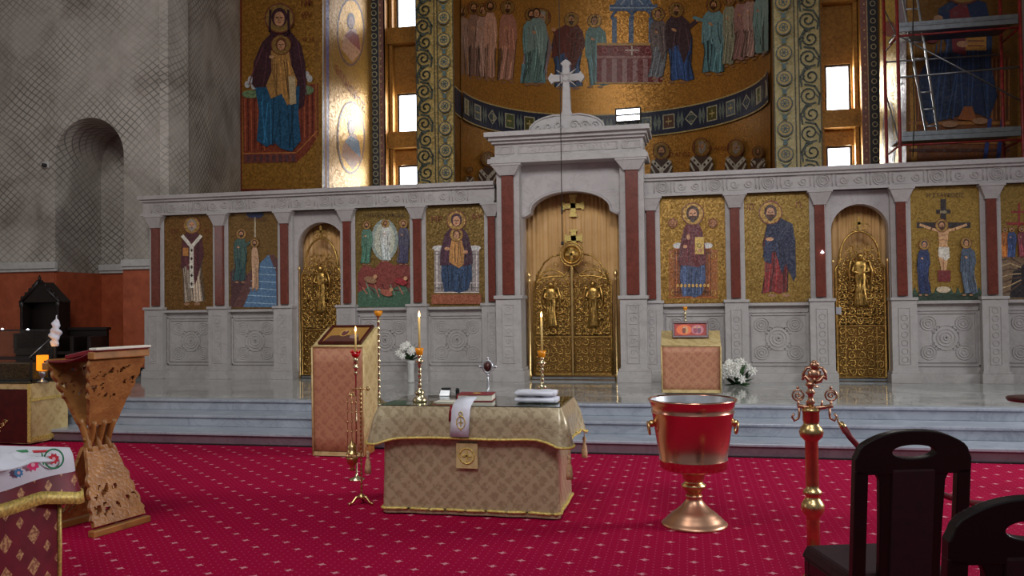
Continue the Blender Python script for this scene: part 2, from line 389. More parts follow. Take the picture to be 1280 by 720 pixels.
def standing(P, cx, top, bot, w, robe, mantle, hair=(70,42,30), beard=False, halo=1.75, veil=None, lean=0, seed=1, feet=True, hands=1, skin=(196,142,104)):
    H = bot-top; r = H*.055*(1 if w > H*.2 else .88); hy = top+r*1.3; hx = cx+lean
    y0 = hy+r*1.3; ym = top+H*.45; h = w/2
    if feet:
        P.ell(cx-w*.2, bot+.01*H, w*.12, H*.016, shade(skin,.8)); P.ell(cx+w*.2, bot+.01*H, w*.12, H*.016, shade(skin,.8))
    rs = random.Random(seed*31+7); sw = rs.uniform(-.22,.22)*w; hip = rs.uniform(-.08,.08)*w
    bx_ = cx+sw
    for g_, c_ in ((1.0, shade(robe,.5)), (.9, robe)):
        P.poly([(hx-w*.15*g_,y0),(hx+w*.15*g_,y0),(cx+h*.72*g_,top+H*.22),(cx+hip+h*.88*g_,ym),(cx+hip+h*.7*g_,top+H*.7),(bx_+h*.82*g_,bot-.03*H),(bx_+h*.3,bot-.005*H),(bx_-h*.1,bot-.03*H),(bx_-h*.75*g_,bot-.01*H),(cx+hip-h*.66*g_,top+H*.7),(cx+hip-h*.86*g_,ym),(cx-h*.72*g_,top+H*.22)], c_)
    folds(P, [(cx+hip-h*.7,ym),(bx_-h*.65,bot-.03*H)], [(cx+hip+h*.7,ym),(bx_+h*.7,bot-.03*H)], 8, robe, max(w*.035,.35), seed)
    if mantle:
        P.poly([(hx-w*.16,y0-.1*r),(hx+w*.18,y0),(cx+h*.8,top+H*.23),(cx+h*.95,top+H*.42),(cx+hip+h*.7,top+H*.56),(cx+hip+h*.3,top+H*.78),(cx+hip-h*.1,top+H*.52),(cx+hip-h*.85,top+H*.60),(cx-h*.82,top+H*.40),(cx-h*.74,top+H*.23)], mantle)
        folds(P, [(cx-h*.8,top+H*.24),(cx-h*.7,top+H*.6)], [(cx+h*.7,top+H*.24),(cx+h*.75,top+H*.6)], 5, mantle, max(w*.035,.35), seed+5)
    for k in range(hands):
        P.ell(cx+(-.1+.25*k)*w, top+H*(.33+.04*k), w*.09, H*.018, skin, rot=.5)
    head(P, hx, hy, r, halo, hair, beard, veil=veil, skin=skin)
def robed_bishop(P, cx, top, bot, w, seed=1):
    standing(P, cx, top, bot, w, (170,150,130), (82,36,40), (150,140,130), True, seed=seed, hands=0)
    H = bot-top
    for sx in (-1, 1): P.line([(cx+sx*w*.36, top+H*.2), (cx, top+H*.33)], w*.13, (214,206,190))
    P.rect(cx-w*.08, top+H*.33, cx+w*.08, top+H*.82, (214,206,190))
    for k in range(5):
        y = top+H*(.37+.1*k); P.line([(cx-w*.05,y),(cx+w*.05,y)], w*.04, DK); P.line([(cx,y-w*.06),(cx,y+w*.06)], w*.04, DK)
    P.rect(cx-w*.34, top+H*.34, cx-w*.12, top+H*.44, (180,120,60))
def bust(P, cx, y, w, hy, seed=1, hair=(150,140,130)):
    P.poly([(cx-w*.5,y),(cx-w*.45,y-w*.45),(cx-w*.15,y-w*.7),(cx+w*.15,y-w*.7),(cx+w*.45,y-w*.45),(cx+w*.5,y)], (84,66,60))
    for s_ in (-1, 1):
        P.line([(cx+s_*w*.38, y-w*.52), (cx, y-w*.12)], w*.17, (206,200,188)); P.line([(cx+s_*w*.46, y-w*.3), (cx+s_*w*.3, y)], w*.08, (206,200,188))
        for t in (.25, .65): P.ell(cx+s_*w*.38*(1-t), y-w*.52+w*.4*t, w*.05, w*.05, DK)
    P.line([(cx, y-w*.12), (cx, y)], w*.17, (206,200,188))
    head(P, cx, hy, w*.2, 1.8, hair, True)
def enthroned(P, cx, top, bot, w, robe, mantle, child=True, throne=(128,60,34), veil=None, beard=False, seed=2, book=False, hair=(70,42,30), rr=.085, arms=(200,196,190), skin=(196,142,104)):
    H = bot-top; h = w/2; r = H*rr*.8; hy = top+r*1.7
    if throne:
        P.poly([(cx-h,top+H*.48),(cx+h,top+H*.48),(cx+h,bot),(cx-h,bot)], throne)
        for k in range(9):
            x = cx-h+w*(k+.5)/9; P.line([(x,top+H*.5),(x,bot-H*.03)], w*.022, shade(throne,.55 if k%2 else 1.45))
        for y in (.48,.53,.88,.94,.995): P.line([(cx-h,top+H*y),(cx+h,top+H*y)], H*.008, shade(throne,.5 if y in(.53,.94) else 1.6))
        for sx in (-1,1): P.ell(cx+sx*h*.8, top+H*.45, w*.14, H*.03, arms)
    P.poly([(cx-h*.62,top+H*.6),(cx+h*.62,top+H*.6),(cx+h*.7,top+H*.8),(cx+h*.5,bot-H*.03),(cx+h*.1,bot),(cx-h*.2,bot-H*.02),(cx-h*.55,bot-H*.01),(cx-h*.7,top+H*.78)], robe)
    folds(P, [(cx-h*.6,top+H*.6),(cx-h*.5,bot-H*.03)], [(cx+h*.6,top+H*.6),(cx+h*.45,bot-H*.03)], 9, robe, w*.02, seed)
    P.poly([(cx-w*.09,hy+r),(cx+w*.09,hy+r),(cx+h*.5,top+H*.28),(cx+h*.7,top+H*.5),(cx+h*.72,top+H*.64),(cx+h*.3,top+H*.68),(cx-h*.3,top+H*.66),(cx-h*.75,top+H*.66),(cx-h*.72,top+H*.48),(cx-h*.5,top+H*.27)], mantle)
    folds(P, [(cx-h*.5,top+H*.26),(cx-h*.65,top+H*.62)], [(cx+h*.5,top+H*.26),(cx+h*.62,top+H*.62)], 7, mantle, w*.02, seed+3)
    if child:
        P.poly([(cx-h*.2,top+H*.32),(cx+h*.2,top+H*.32),(cx+h*.36,top+H*.5),(cx+h*.3,top+H*.66),(cx+h*.1,top+H*.7),(cx-h*.34,top+H*.62),(cx-h*.3,top+H*.45)], (176,124,66))
        folds(P, [(cx-h*.2,top+H*.36),(cx-h*.25,top+H*.6)], [(cx+h*.2,top+H*.36),(cx+h*.25,top+H*.66)], 5, (176,124,66), w*.018, seed+8)
        head(P, cx+w*.0, top+H*.29, r*.72, 1.6, (96,60,36))
    if book:
        P.rect(cx+w*.06, top+H*.36, cx+w*.3, top+H*.54, (206,170,90)); P.ring(cx+w*.18, top+H*.45, w*.05, w*.015, DK)
        P.ell(cx-w*.12, top+H*.36, w*.05, H*.03, skin)
    P.ell(cx-h*.42, top+H*.46, w*.06, H*.02, skin); P.ell(cx+h*.4, top+H*.5, w*.06, H*.02, skin)
    head(P, cx, hy, r, 1.65, hair, beard, veil=veil, skin=skin)
# ------------------------------------------------------------ the room
YI = 12.5; YW = 12.92; YP = 16.4; YB = 19.6; XC = -1.75; RA = 3.72; YA = YB+.5; DZ = .405; ZT = 11.0
def quadwall(name, pts, mat, lab=None, th=.15):
    # vertical slabs through a list of (x,y) points, from z0 to z1
    pass
def slab(mb, a, b, z0, z1, th=.15, mi=0):   # vertical slab, front face through a-b; thickness goes to the left of a->b
    a = Vector((a[0], a[1], 0)); b = Vector((b[0], b[1], 0)); d = (b-a).normalized(); n = Vector((-d.y, d.x, 0))*th
    V = [a, b, b+n, a+n]; V = [v+Vector((0,0,z)) for z in (z0, z1) for v in V]
    mb.add(V, [(3,2,1,0),(4,5,6,7),(0,1,5,4),(1,2,6,5),(2,3,7,6),(3,0,4,7)], mi)
# floor, steps
fl = MB().box(-13, 9, -4, 8.65, -.1, 0).build('floor', M['carpet']); struct(fl)
mb = MB()
for i, y in enumerate((8.65, 9.1, 9.55)):
    mb.box(-8.5, 9, y, y+.46 if i < 2 else 9.7, .135*i if i else .105, .135*(i+1))
    mb.box(-8.5, 9, y-.025, y, .135*(i+1)-.03, .135*(i+1))
struct(mb.build('trim_1_steps', M['step'], bev=.006))
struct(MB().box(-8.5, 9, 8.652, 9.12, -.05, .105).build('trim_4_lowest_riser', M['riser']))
struct(MB().box(-13, 9, 9.7, 24, .2, DZ).box(-13, -8.5, 9.1, 9.7, -.05, DZ).build('floor_dais', M['dais']))
struct(MB().box(-8.5, 9, 8.61, 8.65, 0, .012).build('trim_2_carpet_edge', M['black']))
# left wall with the arched niche
nx0, nx1 = XY(69, YW, 300), XY(155, YW, 300); nc = (nx0+nx1)/2; nr = (nx1-nx0)/2
zk = ZY(112, 147, YW) - nr; WL = -13.0; xb = -8.72
mb = MB()
mb.box(WL, nx0, YW, YW+.6, DZ, zk); mb.box(nx1, xb, YW, YW+.6, DZ, zk)
ap = arc(nc, zk, nr, 180, 0, 24); 
for i in range(24):
    (xa, za), (xc_, zc) = ap[i], ap[i+1]
    mb.add([(xa,YW,za),(xc_,YW,zc),(xc_,YW,ZT),(xa,YW,ZT)], [(0,1,2,3)]); mb.add([(xa,YW,za),(xc_,YW,zc),(xc_,YW+1.2,zc),(xa,YW+1.2,za)], [(3,2,1,0)], 0, True)
mb.box(WL, nx0, YW, YW+.6, zk, ZT); mb.box(nx1, xb, YW, YW+.6, zk, ZT)
mb.box(nx0-.08, nx0-.004, YW+.02, YW+1.25, DZ, zk+.0); mb.box(nx1+.004, nx1+.08, YW+.02, YW+1.25, DZ, zk)
mb.box(nx0-.1, nx1+.1, YW+1.2, YW+1.3, DZ, zk+nr+.1)
slab(mb, (xb, YW), (-9.35, YP+.05), DZ, ZT, .15)
struct(mb.build('wall_left', M['plaster']))
struct(MB().box(-13.1, -13, -4, 13, 0, ZT).build('wall_side_left', M['plaster']))
zd = ZY(40, 340, YW)
da = MB().box(WL, nx0-.001, YW-.02, YW, DZ, zd).box(nx1, xb-.02, YW-.02, YW, DZ, zd).box(nx0, nx1, YW+1.18, YW+1.2, DZ, zd).box(nx0,nx0+.02,YW,YW+1.2,DZ,zd).box(nx1-.02,nx1,YW,YW+1.2,DZ,zd)
struct(da.build('wall_left_dado', M['dado']))
mb = MB()
for a, b, y in ((WL, nx0+.06, YW), (nx1, xb, YW), (nx0, nx1, YW+1.2)):
    mb.box(a, b, y-.1, y, zd+.05, zd+.17); mb.box(a, b, y-.07, y, zd, zd+.05)
struct(mb.build('trim_3_cornice', M['cornice'], bev=.01))
struct(MB().box(WL, nx0, YW-.04, YW-.02, DZ, DZ+.14).box(nx1, xb-.02, YW-.04, YW-.02, DZ, DZ+.14).build('baseboard_left', M['baseblack']))
# right side wall, back wall pieces
mb = MB(); slab(mb, (5.86, YP+.05), (5.2, YW), DZ, ZT, .15); mb.box(5.2, 9.1, YW, YW+.2, DZ, ZT)
struct(mb.build('wall_right', M['plain_plaster']))
xl0, xl1 = XY(300, YP, 120), XY(403, YP, 120); xr0, xr1 = XY(1133, YP, 110), XY(1273, YP, 110)
bl0, bl1 = XY(465, YB, 120), XY(480, YB, 120); br0, br1 = XY(1078, YB, 110), XY(1099, YB, 110)
pl0, pl1 = XY(520, YB, 120), XC-RA; pr0, pr1 = XC+RA, XY(1027, YB, 110)
mb = MB()
slab(mb, (-9.5, YP), (xl1, YP), DZ, ZT, .2); slab(mb, (xr0, YP), (6.0, YP), DZ, ZT, .2)
struct(mb.build('wall_back_piers', M['goldwall']))
mb = MB()
slab(mb, (xl1, YP+.0), (bl0, YB), DZ, ZT, .15); slab(mb, (br1, YB), (xr0, YP), DZ, ZT, .15)
slab(mb, (bl0, YB), (bl1, YB), DZ, ZT, .1); slab(mb, (br0, YB), (br1, YB), DZ, ZT, .1)
slab(mb, (pl0, YB), (pl1, YB), DZ, ZT, .3); slab(mb, (pr0, YB), (pr1, YB), DZ, ZT, .3)
struct(mb.build('wall_back', M['goldwall']))
# window bays: recess wall with two openings each
def bay(x0, x1, wins, nm, k0):
    yb = YB+.55; mb = MB(); zs = [DZ]
    wx0 = wins[0][0]; wx1 = wins[0][1]
    zz = sorted([w[2:] for w in wins]); cur = DZ
    mb.box(x0, wx0, yb, yb+.3, DZ, ZT); mb.box(wx1, x1, yb, yb+.3, DZ, ZT)
    for a, b in zz: mb.box(wx0, wx1, yb, yb+.3, cur, a); cur = b
    mb.box(wx0, wx1, yb, yb+.3, cur, ZT)
    mb.box(x0-.1, x0, YB, yb+.3, DZ, ZT); mb.box(x1, x1+.1, YB, yb+.3, DZ, ZT)
    for a, b in zz:   # projecting sill blocks and sunk jambs
        mb.box(x0, x1, yb-.28, yb, a-.42, a-.02)
    mb.box(x0+.02, x0+.10, yb-.2, yb, DZ, ZT); mb.box(x1-.10, x1-.02, yb-.2, yb, DZ, ZT)
    struct(mb.build('wall_'+nm, M['goldwall']))
    for i, (a, b) in enumerate(zz):
        w = MB(); t = .05
        w.box(wx0, wx1, yb+.05, yb+.13, a, a+t).box(wx0, wx1, yb+.05, yb+.13, b-t, b).box(wx0, wx0+t, yb+.05, yb+.13, a+t, b-t).box(wx1-t, wx1, yb+.05, yb+.13, a+t, b-t)
        wo = struct(w.build('window_%d' % (k0+i), M['frame']))
        MB().box(wx0+t, wx1-t, yb+.08, yb+.10, a+t, b-t).build('pane', M['sky'], wo)
YR = YB+.55
bay(bl1, pl0, [(XY(496,YR,140), XY(525,YR,140), ZY(510,166,YR), ZY(510,116,YR)), (XY(496,YR,140), XY(525,YR,140), ZY(510,240,YR), ZY(510,206,YR)),
               (XY(496,YR,140), XY(525,YR,140), 8.55, 9.6)], 'bay_left', 1)
bay(pr1, br0, [(XY(1031,YR,110), XY(1064,YR,110), ZY(1048,139,YR), ZY(1048,80,YR)), (XY(1031,YR,110), XY(1064,YR,110), ZY(1048,216,YR), ZY(1048,182,YR)),
               (XY(1031,YR,110), XY(1064,YR,110), 8.7, 9.8)], 'bay_right', 4)
# apse
def apse_map():
    def f(px, py):
        q = ray(px, py); ax = CAM.x-XC; ay = CAM.y-YA
        A = q.x**2+q.y**2; B = 2*(ax*q.x+ay*q.y); C_ = ax*ax+ay*ay-RA*RA; D = max(B*B-4*A*C_, 0)
        return CAM + q*((-B+math.sqrt(D))/(2*A))
    def n(p): return Vector((XC-p.x, YA-p.y, 0)).normalized()
    return f, n
mb = MB(); V = []; n_ = 60
wa = apse_map()[0](786, 146); aw = math.atan2(wa.y-YA, wa.x-XC)
zw = ZY(786, 145, wa.y)
for i in range(n_+1):
    a = PI*i/n_; V += [(XC+(RA+.02)*math.cos(a), YA+(RA+.02)*math.sin(a), z) for z in (DZ, ZT)]
mb.add(V, [(2*i, 2*i+2, 2*i+3, 2*i+1) for i in range(n_)], 0, True)
for s in (-1, 1): mb.box(XC+s*(RA+.09)-.08, XC+s*(RA+.09)+.08, YB+.02, YA+.05, DZ, ZT)
struct(mb.build('wall_apse', M['goldwall']))
struct(MB().box(-13, 9, 11.5, 25, ZT, ZT+.1).build('ceiling', M['plain_plaster']))
# bright slot window low in the apse
p = Vector((XC+RA*math.cos(aw), YA+RA*math.sin(aw), zw)); T = Matrix.Translation(p) @ Matrix.Rotation(aw+PI/2, 4, 'Z')
w = MB(); w.box(-.36, .36, .07, .18, .16, .20, 0, T).box(-.36,.36,.07,.18,-.20,-.16,0,T).box(-.36,-.32,.07,.18,-.16,.16,0,T).box(.32,.36,.07,.18,-.16,.16,0,T).box(-.32,.32,.07,.18,-.02,.02,0,T)
wo = struct(w.build('window_7', M['frame'])); MB().box(-.32, .32, .10, .14, -.16, .16, 0, T).build('pane', M['sky'], wo)

# ---- apse mosaic
def W2P(v):
    w3 = Vector(v)-CAM; d = w3.dot(FW); return (640+FPX*w3.dot(RT)/d, 360-FPX*w3.dot(UP)/d)
XA0, XA1 = W2P((XC-RA+.002, YA+.10, 6.5))[0], W2P((XC+RA-.002, YA+.10, 6.5))[0]
P = Paint(apse_map(), strip=4, step=.00015, base=.004, clip=(XA0, XA1))
cz = 1
P.poly([(556,-60),(984,-60),(984,230),(556,230)], (182,130,60), .8); P.tone = .95
rnd = random.Random(3)
for x, w_, c in ((578,14,(150,120,108)),(592,13,(136,104,92)),(603,15,(168,132,118)),(634,20,(176,128,110)),(612,13,(186,140,120)),(664,22,(110,140,140))):
    standing(P, x, 12-rnd.random()*16 if x<640 else 12, 94+(x-570)*.12, w_+6, c, shade(c,1.12) if x!=634 else (176,120,100), seed=x, beard=x%2==0, halo=1.6)
standing(P, 675-5, 10, 104, 30, (110,140,138), (128,150,146), seed=5, halo=0)
P.k = 40
standing(P, 712-2, 18, 110, 46, (70,96,138), (104,52,46), seed=9, beard=True, lean=4)
P.line([(722,52),(700,46),(692,38)], 5, (104,52,46)); P.ell(692,37,3,2.5,(196,142,104))
# the elder bowing towards the table
P.poly([(655,60),(665,30),(678,24),(684,40),(690,60),(680,100),(652,104)], (140,120,124)); folds(P, [(660,40),(654,100)], [(684,40),(680,100)], 8, (140,124,130), 1.2, 4)
P.poly([(652,80),(680,80),(682,104),(650,104)], (110,150,160)); head(P, 677, 22, 6.5, 1.7, (150,150,146), True)
standing(P, 744, 20, 108, 32, (92,130,136), (104,140,140), seed=11, lean=-1)
# altar, baldachin
for x in (768, 814): P.rect(x-3, 22, x+3, 58, (96,124,160))
P.rect(786, 22, 792, 58, (84,110,150)); 
P.line(arc(778,24,13,180,360,12), 3.5, (70,98,140)); P.line(arc(802,24,13,180,360,12), 3.5, (70,98,140))
P.rect(762, 6, 822, 14, (84,110,150)); P.poly([(768,6),(776,-10),(808,-10),(816,6)], (96,124,164)); P.line([(762,10),(822,10)], 1.5, (160,180,200))
for x in (776,790,804): P.line([(x,6),(790,-10)], 1.5, (170,186,205))
P.rect(746, 56, 828, 104, (122,24,36)); P.rect(746, 70, 828, 73, (170,120,120)); P.rect(746, 54, 828, 57, (196,150,80))
for k in range(6): P.rect(752+k*13, 74, 758+k*13, 103, (164,120,124))
P.line([(782,63),(798,63)], 2, (220,200,190)); P.line([(790,58),(790,69)], 2, (220,200,190))
for k in range(6):
    P.ring(756+k*13.5, 63, 3, .9, (190,110,120))
P.rect(744, 103, 830, 105, (196,150,80))
standing(P, 823, 12, 98, 26, (120,124,134), (110,96,96), seed=13)
standing(P, 847, 6, 102, 38, (60,92,150), (74,54,62), seed=15, beard=True, lean=-1)
P.line([(850,32),(862,34),(872,26)], 5, (74,54,62)); P.ell(873,25,3,2.5,(196,142,104))
standing(P, 893, 0, 92, 36, (96,140,150), (116,156,164), seed=17, beard=True); P.line([(886,28),(874,24),(868,22)], 4, (110,150,158))
for x, w_, c in ((913,16,(140,140,120)),(928,18,(150,112,108)),(940,18,(168,136,128)),(952,15,(120,150,150)),(962,12,(130,160,160))):
    standing(P, x, -6-(x-913)*.2, 82-(x-913)*.35, w_+4, c, shade(c,1.1), seed=x, beard=x%2==0, halo=1.6)
# blue band of medallions following the wall
def band_z(px, z): 
    lo, hi = -200, 500
    for _ in range(40):
        m_ = (lo+hi)/2
        if apse_map()[0](px, m_).z > z: lo = m_
        else: hi = m_
    return lo
ZB1, ZB0 = 6.90, 6.22
xs = [XA0+(XA1-XA0)*i/106 for i in range(107)]; ct = [(x, band_z(x, ZB1)) for x in xs]; cb = [(x, band_z(x, ZB0)) for x in xs]
P.tone = .9
for i in range(len(xs)-1): P.poly([ct[i], ct[i+1], cb[i+1], cb[i]], (42,52,78), adv=False)
P.k += 1
P.line(ct, 1.6, (206,180,120)); P.line(cb, 1.6, (206,180,120))
def bt(px, t): return (px, band_z(px, ZB0+(ZB1-ZB0)*t))
for k in range(17):
    # equal arc spacing round the half circle
    a = PI*(k+.5)/17; c = Vector((XC+RA*math.cos(a), YA+RA*math.sin(a), 6.56)); hw = .19
    col4 = [(96,92,50),(96,110,70),(104,72,62),(110,124,132)][k%4]
    def q(u, v_):
        aa = a - u/RA; w3 = Vector((XC+RA*math.cos(aa), YA+RA*math.sin(aa), 6.56+v_))-CAM; d = w3.dot(FW)
        return (640+FPX*w3.dot(RT)/d, 360-FPX*w3.dot(UP)/d)
    fr = (190,186,160)
    if k % 3 == 2:
        P.poly([q(-.2,0),q(0,.2),(q(.2,0)),q(0,-.2)], fr); P.poly([q(-.16,0),q(0,.16),q(.16,0),q(0,-.16)], (60,76,96)); P.poly([q(-.1,-.1),q(-.1,.1),q(.1,.1),q(.1,-.1)], fr); P.poly([q(-.08,-.08),q(-.08,.08),q(.08,.08),q(.08,-.08)], (80,92,90))
    else:
        P.poly([q(-.18,-.2),q(-.18,.2),q(.18,.2),q(.18,-.2)], fr); P.poly([q(-.15,-.17),q(-.15,.17),q(.15,.17),q(.15,-.17)], col4)
        P.poly([q(-.02,-.1),q(-.02,.1),q(.02,.1),q(.02,-.1)], (200,180,120)); P.poly([q(-.09,-.02),q(-.09,.02),q(.09,.02),q(.09,-.02)], (200,180,120))
    for u in (-.29, .29):
        P.poly([q(u-.06,0),q(u,.24),q(u+.06,0),q(u,-.24)], (120,132,126))
# lower register bishops
for x, y, w_ in ((584,228,10),(607,226,22),(828,217,26),(879,214,28),(923,213,26),(952,210,18)): bust(P, x, y, w_*1.1, y-w_*.95-(3 if x>640 else 6), hair=(150,140,130) if x%2 else (84,60,44))
P.text('Ο ΑΓΙΟΣ', 852, 196, 7, (120,40,30)); P.text('Ο ΑΓΙΟΣ', 902, 188, 7, (120,40,30))
o = P.build('wall_apse_mosaic', M['mosaicbig']); struct(o)

# the band returns on the straight jambs of the apse
P = Paint(plane_map((XC-RA, YB, 0), (1,0,0)), step=.0006, base=.014)
for z0, z1, c in ((ZB0, ZB1, (42,52,78)), (ZB1-.03, ZB1, (206,180,120)), (ZB0, ZB0+.03, (206,180,120))):
    P.poly([W2P((XC-RA, YB+.02, z0)), W2P((XC-RA, YA+.12, z0)), W2P((XC-RA, YA+.12, z1)), W2P((XC-RA, YB+.02, z1))], c)
struct(P.build('wall_band_mosaic_jamb', M['mosaicbig']))
# ---- decorated pilasters beside the apse
def pilaster(xa, xb_, xm, name, order):
    f = plane_map((0, YB, 0), (0,-1,0)); P = Paint(f, step=.0008, base=.002)
    def w2p(x, z):
        w3 = Vector((x, YB, z))-CAM; d = w3.dot(FW); return (640+FPX*w3.dot(RT)/d, 360-FPX*w3.dot(UP)/d)
    def R_(x0, z0, x1, z1, c, a=0): P.poly([w2p(x0,z0),w2p(x1,z0),w2p(x1,z1),w2p(x0,z1)], c, a)
    R_(xa, 3.3, xb_, 9.9, (176,160,112) if order > 0 else (186,160,96), .5)
    Wd = xb_-xa; s0, s1 = (xa, xa+Wd*.48) if order < 0 else (xb_-Wd*.48, xb_); g0, g1 = (xa+Wd*.56, xb_) if order < 0 else (xa, xb_-Wd*.56)
    for x in (xa, xb_-.03, s1 if order < 0 else s0, g0 if order < 0 else g1): R_(x, 3.3, x+.03, 9.9, (92,84,60))
    cx = (s0+s1)/2; r = (s1-s0)*.40; k = 0; z = 3.6
    while z < 9.8:
        s = 1 if k % 2 else -1
        P.line([w2p(*q) for q in spiral(cx+s*r*.12, z, r, PI/2*s, 1.5, s, 20)], 2.0, (66,74,66))
        P.line([w2p(*q) for q in [(cx-s*r*.9, z-r*1.1), (cx-s*r*1.05, z), (cx-s*r*.5, z+r*1.0), (cx+s*r*.6, z+r*1.25)]], 2.4, (70,78,70))
        P.line([w2p(*q) for q in [(cx-s*r*.9, z-r*.3), (cx-s*r*.55, z+.1*r)]], 1.4, (70,78,70))
        z += r*2.15; k += 1
    cx = (g0+g1)/2; r = (g1-g0)*.36; z = 3.7; k = 0
    while z < 9.8:
        for rr, c in ((r*1.08,(78,92,92)),(r*.92,(188,164,104)),(r*.6,(84,104,100)),(r*.46,(190,168,110))):
            P.poly([w2p(cx+rr*math.cos(t*PI/9), z+rr*math.sin(t*PI/9)) for t in range(18)], c)
        for t in range(6):
            a = t*PI/3; P.line([w2p(cx, z), w2p(cx+r*.4*math.cos(a), z+r*.4*math.sin(a))], 1.3, (78,92,92))
        zz = z+r*1.95
        P.poly([w2p(cx-r*.95,zz+r*.55), w2p(cx,zz), w2p(cx+r*.95,zz+r*.55), w2p(cx+r*.25,zz-r*.05), w2p(cx+r*.3,zz-r*.7), w2p(cx-r*.3,zz-r*.7), w2p(cx-r*.25,zz-r*.05)], (92,118,122))
        z += r*3.5
    struct(P.build(name, M['mosaicbig']))
pilaster(pl0, pl1, 0, 'wall_pilaster_mosaic_left', -1); pilaster(pr0, pr1, 0, 'wall_pilaster_mosaic_right', 1)
# narrow blue ring bands beside the window bays
for nm, xa, xb_, s in (('left', bl0, bl1, 1), ('right', br0, br1, -1)):
    f = plane_map((0, YB, 0), (0,-1,0)); P = Paint(f, step=.0008, base=.002)
    def w2p(x, z):
        w3 = Vector((x, YB, z))-CAM; d = w3.dot(FW); return (640+FPX*w3.dot(RT)/d, 360-FPX*w3.dot(UP)/d)
    ex = .10
    xa2, xb2 = (xa-.02, xb_) ; W_ = xb2-xa2
    def R_(x0, z0, x1, z1, c): P.poly([w2p(x0,z0),w2p(x1,z0),w2p(x1,z1),w2p(x0,z1)], c)
    R_(xa2, 3.3, xb2, 9.9, (50,58,70)); 
    m0, m1 = (xb2-W_*.38, xb2) if s > 0 else (xa2, xa2+W_*.42)
    R_(m0, 3.3, m1, 9.9, (132,92,88)); R_(m0 if s>0 else m1-.02, 3.3, m0+.02 if s>0 else m1, 9.9, (180,160,130))
    cx = (xa2+m0)/2 if s > 0 else (m1+xb2)/2; r = W_*.2; z = 3.5
    while z < 9.8:
        q = w2p(cx, z); P.ring(q[0], q[1], 3.1, 1.2, (186,180,150), n=10); z += .19
        q = w2p((m0+m1)/2, z); P.ell(q[0], q[1], 1.2, 1.6, (190,160,120), n=6)
    struct(P.build('wall_band_mosaic_'+nm, M['mosaicbig']))
# ---- left pier mosaic: large enthroned figure with child
P = Paint(plane_map((0, YP, 0), (0,-1,0)), step=.0008, base=.003)
P.rect(300.5, -60, 403, 239, (168,118,48), .8); P.rect(300.5, -60, 302.5, 239, (110,40,30)); P.rect(300.5, 236, 403, 239, (110,40,30))
P.poly([(303,118),(398,104),(398,170),(385,190),(372,202),(305,202)], (132,58,36)); 
for k in range(7): P.line([(306+k*4,124),(307+k*4,188)], 1.4, (96,36,30) if k%2 else (176,90,60)); P.line([(374+k*3.4,116),(374+k*3.4,172)], 1.2, (96,36,30) if k%2 else (176,90,60))
P.poly([(305,192),(370,192),(372,203),(305,204)], (120,60,50)); P.line([(304,192),(371,191),(397,164)], 1.6, (186,110,60))
for k in range(8): P.rect(309+k*8, 194, 313+k*8, 202, (90,56,60))
P.ell(314,118,11,5,(112,132,92)); P.ell(383,113,10,6,(112,132,92))
for x, y in ((310,106),(314,100),(318,108),(384,94),(388,99),(380,100)): P.ell(x, y, 3.4, 4.5, (190,186,184))
P.poly([(328,54),(340,42),(347,36),(357,36),(366,42),(377,56),(382,78),(384,104),(381,132),(373,138),(364,112),(344,112),(326,118),(316,106),(318,78)], (66,34,42))
folds(P, [(328,52),(320,108)], [(374,52),(378,120)], 8, (74,40,48), 1.3, 4)
P.poly([(320,110),(376,108),(374,140),(377,176),(366,190),(352,186),(344,178),(334,184),(322,176),(325,140)], (34,84,116)); folds(P, [(324,112),(326,178)], [(372,112),(368,186)], 10, (40,92,124), 1.2, 6)
P.poly([(340,64),(362,63),(366,84),(373,102),(369,128),(360,132),(354,118),(340,124),(334,108),(341,90)], (176,128,68)); folds(P, [(340,66),(340,118)], [(364,66),(368,126)], 8, (170,122,66), 1.1, 8)
P.poly([(362,96),(370,96),(372,130),(364,132)], (196,170,130)); P.ell(341,72,3,2,(200,150,110))
head(P, 353, 57, 7, 1.7, (110,64,36)); head(P, 351, 24, 10, 1.75, veil=(66,34,42)); P.line([(340,14),(339,40),(346,46)], 3, (60,30,38)); P.line([(362,14),(363,40),(357,46)], 3, (60,30,38))
P.text('ΜΡ', 385, 9, 10, (110,30,24)); P.text('ΘΥ', 385, 24, 10, (110,30,24)); P.line([(377,-1),(393,-1)], 1.2, (110,30,24)); P.text('ΙΣ ΧΣ', 388, 52, 6, (110,30,24))
struct(P.build('wall_pier_mosaic_left', M['mosaicbig']))
# left reveal with oval busts
nrm = Vector((YB-YP, -(bl0-xl1), 0)); P = Paint(plane_map((xl1, YP, 0), nrm), step=.0012, base=.004)
P.rect(403.5, -60, 411, 236, (104,96,150)); P.rect(402.5, -60, 404, 236, (190,180,150)); P.rect(411, -60, 465, 236, (180,138,64), .8)
for cy, ry, c1, c2 in ((40,43,(150,84,80),(196,150,120)), (172,46,(92,116,140),(168,116,84))):
    P.ell(438, cy, 17.5, ry, (120,90,84)); P.ell(438, cy, 15.6, ry-3, (196,150,64), .95)
    P.poly([(428,cy+ry*.2),(436,cy-ry*.1),(444,cy-ry*.1),(450,cy+ry*.35),(450,cy+ry*.6),(440,cy+ry*.88),(430,cy+ry*.6),(426,cy+ry*.5)], c2)
    P.poly([(430,cy+ry*.1),(438,cy-ry*.05),(448,cy+ry*.1),(450,cy+ry*.55),(440,cy+ry*.35)], c1)
    P.ell(438, cy-ry*.32, 5, ry*.24, (96,70,60)); P.ell(438, cy-ry*.28, 3.4, ry*.17, (176,128,98))
P.text('ΘΕΟΔΩΡΟΣ', 437, 116, 15, (140,50,40), .62, .45)
struct(P.build('wall_reveal_mosaic_left', M['mosaicbig']))
